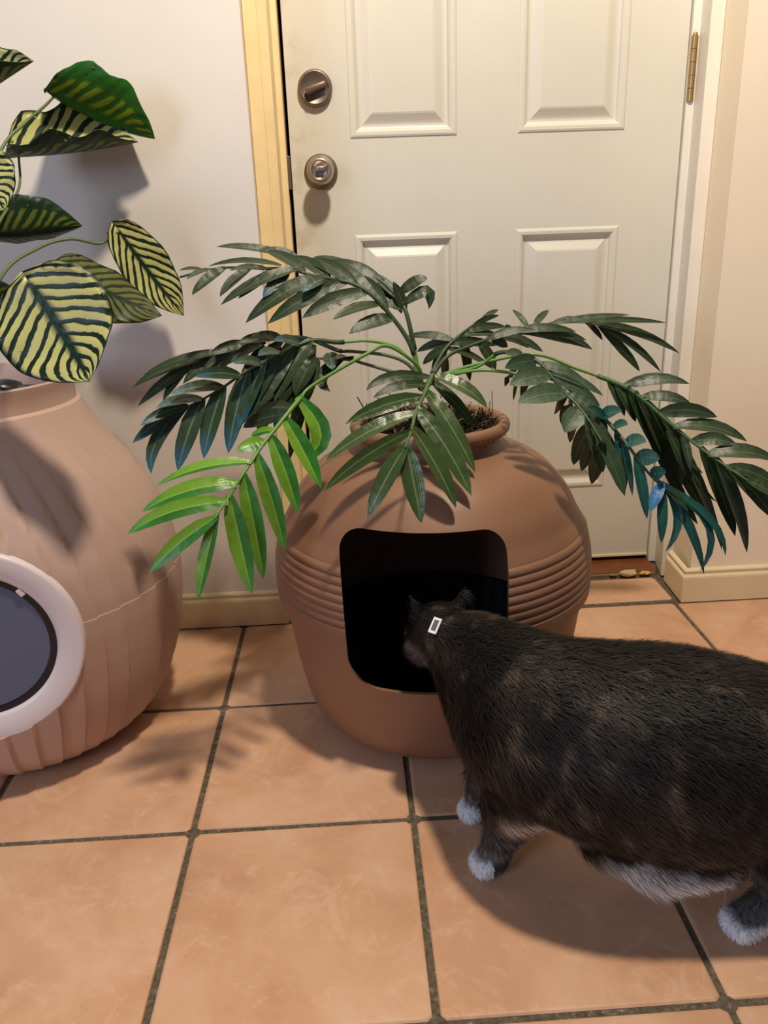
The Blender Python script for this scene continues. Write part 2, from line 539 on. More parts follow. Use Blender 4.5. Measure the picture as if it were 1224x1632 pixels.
def turned(profile, n=48, axis_loc=(0, 0, 0), name='turned'):
    """profile (radius, outwards) turned about -Y"""
    V, F = [], []
    for (r, d) in profile:
        for i in range(n):
            a = 2*math.pi*i/n
            V.append((axis_loc[0]+r*math.cos(a), axis_loc[1]-d, axis_loc[2]+r*math.sin(a)))
    for j in range(len(profile)-1):
        for i in range(n):
            i2 = (i+1) % n
            F.append((j*n+i, j*n+i2, (j+1)*n+i2, (j+1)*n+i))
    F.append(tuple(range((len(profile)-1)*n, len(profile)*n)))
    return fix_normals(mesh(name, V, F))
kx, kz = -.040-DX0, .914-DZ0
rose = obj('knob_rosette', turned([(.0345, 0), (.0345, .003), (.033, .006), (.028, .009), (.020, .011), (.013, .013)], axis_loc=(kx, 0, kz)), 'nickel_dark', door, True)
knob = obj('door_knob', turned([(.0115, .010), (.0115, .026), (.014, .030), (.021, .036), (.0262, .044), (.0275, .051), (.0258, .058), (.021, .063), (.0185, .0645), (.0165, .063), (.0155, .0615), (.009, .0608)], axis_loc=(kx, 0, kz)), 'nickel', door, True)
obj('turn_button', box(kx-.0085, kx+.0085, -.071, -.060, kz-.003, kz+.0065, .002), 'nickel', knob, True)
dx, dz = -.0425-DX0, 1.068-DZ0
db = obj('deadbolt', turned([(.0345, 0), (.0345, .006), (.033, .012), (.030, .0145), (.0285, .0145), (.0275, .0135), (.010, .0132)], axis_loc=(dx, 0, dz)), 'nickel_dark', door, True)
bm = bmesh.new()
bm_box(bm, -.021, .021, -.0045, .0045, -.0055, .0055, .0035)
for v_ in bm.verts:
    v_.co.z *= 1 + .35*(v_.co.x < 0)
bmesh.ops.rotate(bm, verts=bm.verts, cent=(0, 0, 0), matrix=Matrix.Rotation(-.33, 3, 'Y'))
bmesh.ops.translate(bm, verts=bm.verts, vec=(dx+.002, -.0235, dz-.001))
bm_box(bm, dx-.006, dx+.006, -.022, -.010, dz-.006, dz+.006, .002)
obj('thumb_turn', bm, 'nickel_dark', db, True)
# latch plate in the gap and the dark gap between door and jamb
obj('latch_plate', box(-.0085, -.002, -.004, .03, kz-.032, kz+.032, .001), 'nickel_dark', door)
# hinge : barrel with knuckle joints, pin tip and leaf
hz0, hz1, hx = 1.022-DZ0, 1.140-DZ0, .7195-DX0
bm = bmesh.new()
nk = 5
for k in range(nk):
    a = hz0+(hz1-hz0)*k/nk+.0004; b = hz0+(hz1-hz0)*(k+1)/nk-.0004
    r = bmesh.ops.create_cone(bm, cap_ends=True, segments=20, radius1=.0068, radius2=.0068, depth=b-a)
    bmesh.ops.translate(bm, verts=r['verts'], vec=(hx, -.009, (a+b)/2))
hin = obj('hinge', bm, 'brass', door, True)
for p in hin.data.polygons:
    p.use_smooth = len(p.vertices) == 4
shade_auto(hin, 50)
obj('hinge_leaf', box(hx, hx+.013, -.0085, -.0065, hz0, hz1, .0006), 'brass', hin)
r = bmesh.new(); q = bmesh.ops.create_uvsphere(r, u_segments=12, v_segments=8, radius=.0052)
bmesh.ops.translate(r, verts=q['verts'], vec=(hx, -.009, hz1+.002))
obj('hinge_pin', r, 'brass', hin, True)

# crumbs of old caulk and wood on the sill
for k, (x, y, s, mat, lab) in enumerate([(.636, 1.706, .022, 'debris', 'pale splinter of wood lying on the door sill'), (.676, 1.707, .013, 'debris_yellow', 'yellow crumb of old caulk in the corner of the door sill'), (.600, 1.708, .009, 'moss_pale', 'small grey scrap on the door sill')]):
    bm = bmesh.new(); bmesh.ops.create_icosphere(bm, subdivisions=2, radius=1)
    for v_ in bm.verts:
        f = 1+.45*noise.noise(v_.co*1.7+Vector((k*5, 0, 0)))
        v_.co = Vector((v_.co.x*s*f, v_.co.y*s*.42*f, v_.co.z*s*.35*f))
    o = obj('sill_scrap', bm, mat, None, False, label=lab, category='debris', group='scraps on the door sill')
    o.location = (x, y, .004+s*.3)

# ------------------------------------------------------------------ palm planter
PC = Vector((.122, 1.24, 0))
planter = empty('terracotta_planter', PC, label='brown terracotta round planter with ribbed band and a square cat entrance', category='planter')
ZR = [0, .004, .02, .05, .1, .15, .2, .25, .3, .35, .4, .44, .462, .474]
RR = [.175, .190, .208, .223, .2345, .2427, .2495, .255, .2548, .2443, .2226, .190, .155, .120]
def prad(z):
    return float(np.interp(z, ZR, RR))
# smooth the sampled outline
zf = np.linspace(0, .474, 120); rf = np.interp(zf, ZR, RR)
for _ in range(10):
    rf[1:-1] = (rf[:-2]+2*rf[1:-1]+rf[2:])/4
def sm_r(z):
    return float(np.interp(z, zf, rf))
TH = .006
# base tub
out_p = [(sm_r(z)-.004, z) for z in np.linspace(.0005, .262, 30)]
in_p = [(sm_r(z)-.004-TH, z) for z in np.linspace(.262, .012, 20)] + [(.01, .012), (.001, .012), (.001, .0005)]
Vb, Fb = lathe(out_p+in_p, 120)
# rounded square cutter, prism along -Y
def rounded_cutter(x0, x1, z0, z1, rad, y0, y1, n=10, slant=0.0):
    pts = []
    for (cx, cz, a0) in ((x1-rad, z1-rad, 0), (x0+rad, z1-rad, 90), (x0+rad*1.25, z0+rad*1.25, 180), (x1-rad*1.25, z0+rad*1.25, 270)):
        rr = rad if a0 < 180 else rad*1.25
        for k in range(n+1):
            a = math.radians(a0+90*k/n)
            x, z = cx+rr*math.cos(a), cz+rr*math.sin(a)
            x += slant*(1-(z-z0)/(z1-z0))*(1 if x < (x0+x1)/2 else -1)
            pts.append((x, z))
    m = len(pts)
    V = [(x, y0, z) for x, z in pts]+[(x, y1, z) for x, z in pts]
    F = [tuple(range(m)), tuple(range(2*m-1, m-1, -1))]+[(i, m+i, m+(i+1) % m, (i+1) % m) for i in range(m)]
    return fix_normals(mesh('cutter', V, F))
OPX0, OPX1, OPZ0, OPZ1 = -.151, .085, .160, .404
tub = boolean_cut(fix_normals(mesh('tub', Vb, Fb)), rounded_cutter(OPX0, OPX1, OPZ0, OPZ1, .036, -.5, -.02, slant=.006))
# lid: ribbed band, dome, neck and rolled rim
def rib(z):
    if .262 < z < .350:
        t_ = (z-.262)/(.350-.262)*7.0
        return .0036*abs(math.sin(math.pi*t_))**.55
    if z <= .262:
        return .0036*min(1, (.262-z)/.003)
    return 0.0
outl = [(sm_r(z)+.003+rib(z), z) for z in np.linspace(.240, .352, 130)]
outl += [(sm_r(z)+.003*max(0, 1-(z-.352)/.02), z) for z in np.linspace(.354, .462, 34)]
outl += [(.122, .4705), (.1130, .476), (.1105, .482), (.1110, .488), (.1160, .492), (.1225, .4955), (.1262, .500), (.1270, .506), (.1250, .5115), (.1205, .5145), (.1150, .5145), (.1105, .511), (.1085, .505)]
inl = [(.1035, .480), (.1035, .468)]+[(sm_r(z)-TH, z) for z in np.linspace(.456, .352, 20)]+[(sm_r(z)-TH+.002, z) for z in np.linspace(.345, .240, 8)]
Vl, Fl = lathe(outl+inl, 144)
lid = boolean_cut(fix_normals(mesh('lid', Vl, Fl)), rounded_cutter(OPX0, OPX1, OPZ0, OPZ1, .036, -.5, -.02, slant=.006))
for nm, me in (('base_tub', tub), ('ribbed_lid', lid)):
    me.materials.clear()
    o = obj(nm, me, 'terracotta_plastic', planter); shade_auto(o)
# drain plate closing the neck, soil on it
V_, F_ = lathe([(.1, .470), (.1, .478), (.001, .478), (.001, .470)], 48)
obj('neck_plate', fix_normals(mesh('neck_plate', V_, F_)), 'terracotta_dark', planter)
# litter tray added inside, coloured black to deepen the shade there
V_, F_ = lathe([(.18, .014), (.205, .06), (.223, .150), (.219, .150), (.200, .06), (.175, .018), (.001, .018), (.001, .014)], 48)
obj('shade_tray', fix_normals(mesh('shade_tray', V_, F_)), 'shade_black', planter)

# shredded moss in the neck
V, F = [], []
rm = random.Random(5)
mats = []
for k in range(1500):
    a = rm.uniform(0, 2*math.pi); rr = .098*math.sqrt(rm.random())
    c = Vector((PC.x+rr*math.cos(a), PC.y+rr*math.sin(a), .490+rm.uniform(0, .026)*(1-(rr/.11)**2*.5)))
    d = Vector((rm.gauss(0, 1), rm.gauss(0, 1), rm.gauss(.15, .45))).normalized()
    L = rm.uniform(.012, .036)
    bend = Vector((rm.gauss(0, 1), rm.gauss(0, 1), rm.gauss(0, 1)))*.008
    if k < 14:       # loose ends standing over the rim
        a = rm.uniform(0, 2*math.pi); c = Vector((PC.x+.1*math.cos(a), PC.y+.1*math.sin(a), .515)); d = Vector((math.cos(a)*.5, math.sin(a)*.5, 1)).normalized(); L = rm.uniform(.03, .05)
    w = rm.uniform(.0006, .0012)
    sd = d.orthogonal().normalized()*w; sd2 = d.cross(sd).normalized()*w
    st = len(V)
    for i in range(4):
        u = i/3
        p = c+d*L*(u-.5)+bend*math.sin(u*math.pi*1.5)
        V += [p+sd, p-sd*.5+sd2, p-sd*.5-sd2]
    for i in range(3):
        for q in range(3):
            q2 = (q+1) % 3
            F.append((st+i*3+q, st+i*3+q2, st+i*3+3+q2, st+i*3+3+q)); mats.append(1 if k % 5 == 0 else 0)
me = mesh('shredded_moss', V, F)
me.materials.append(M['moss']); me.materials.append(M['moss_pale'])
me.polygons.foreach_set('material_index', mats)
moss = obj('shredded_moss', me, None, None, False, kind='stuff', label='dark shredded moss filling the neck of the brown planter', category='moss')
V_, F_ = lathe([(.099, .479), (.099, .492), (.06, .500), (.001, .502), (.001, .479)], 40)
o = obj('soil_bed', fix_normals(mesh('soil_bed', V_, F_)), 'soil', moss); o.location = (PC.x, PC.y, 0)

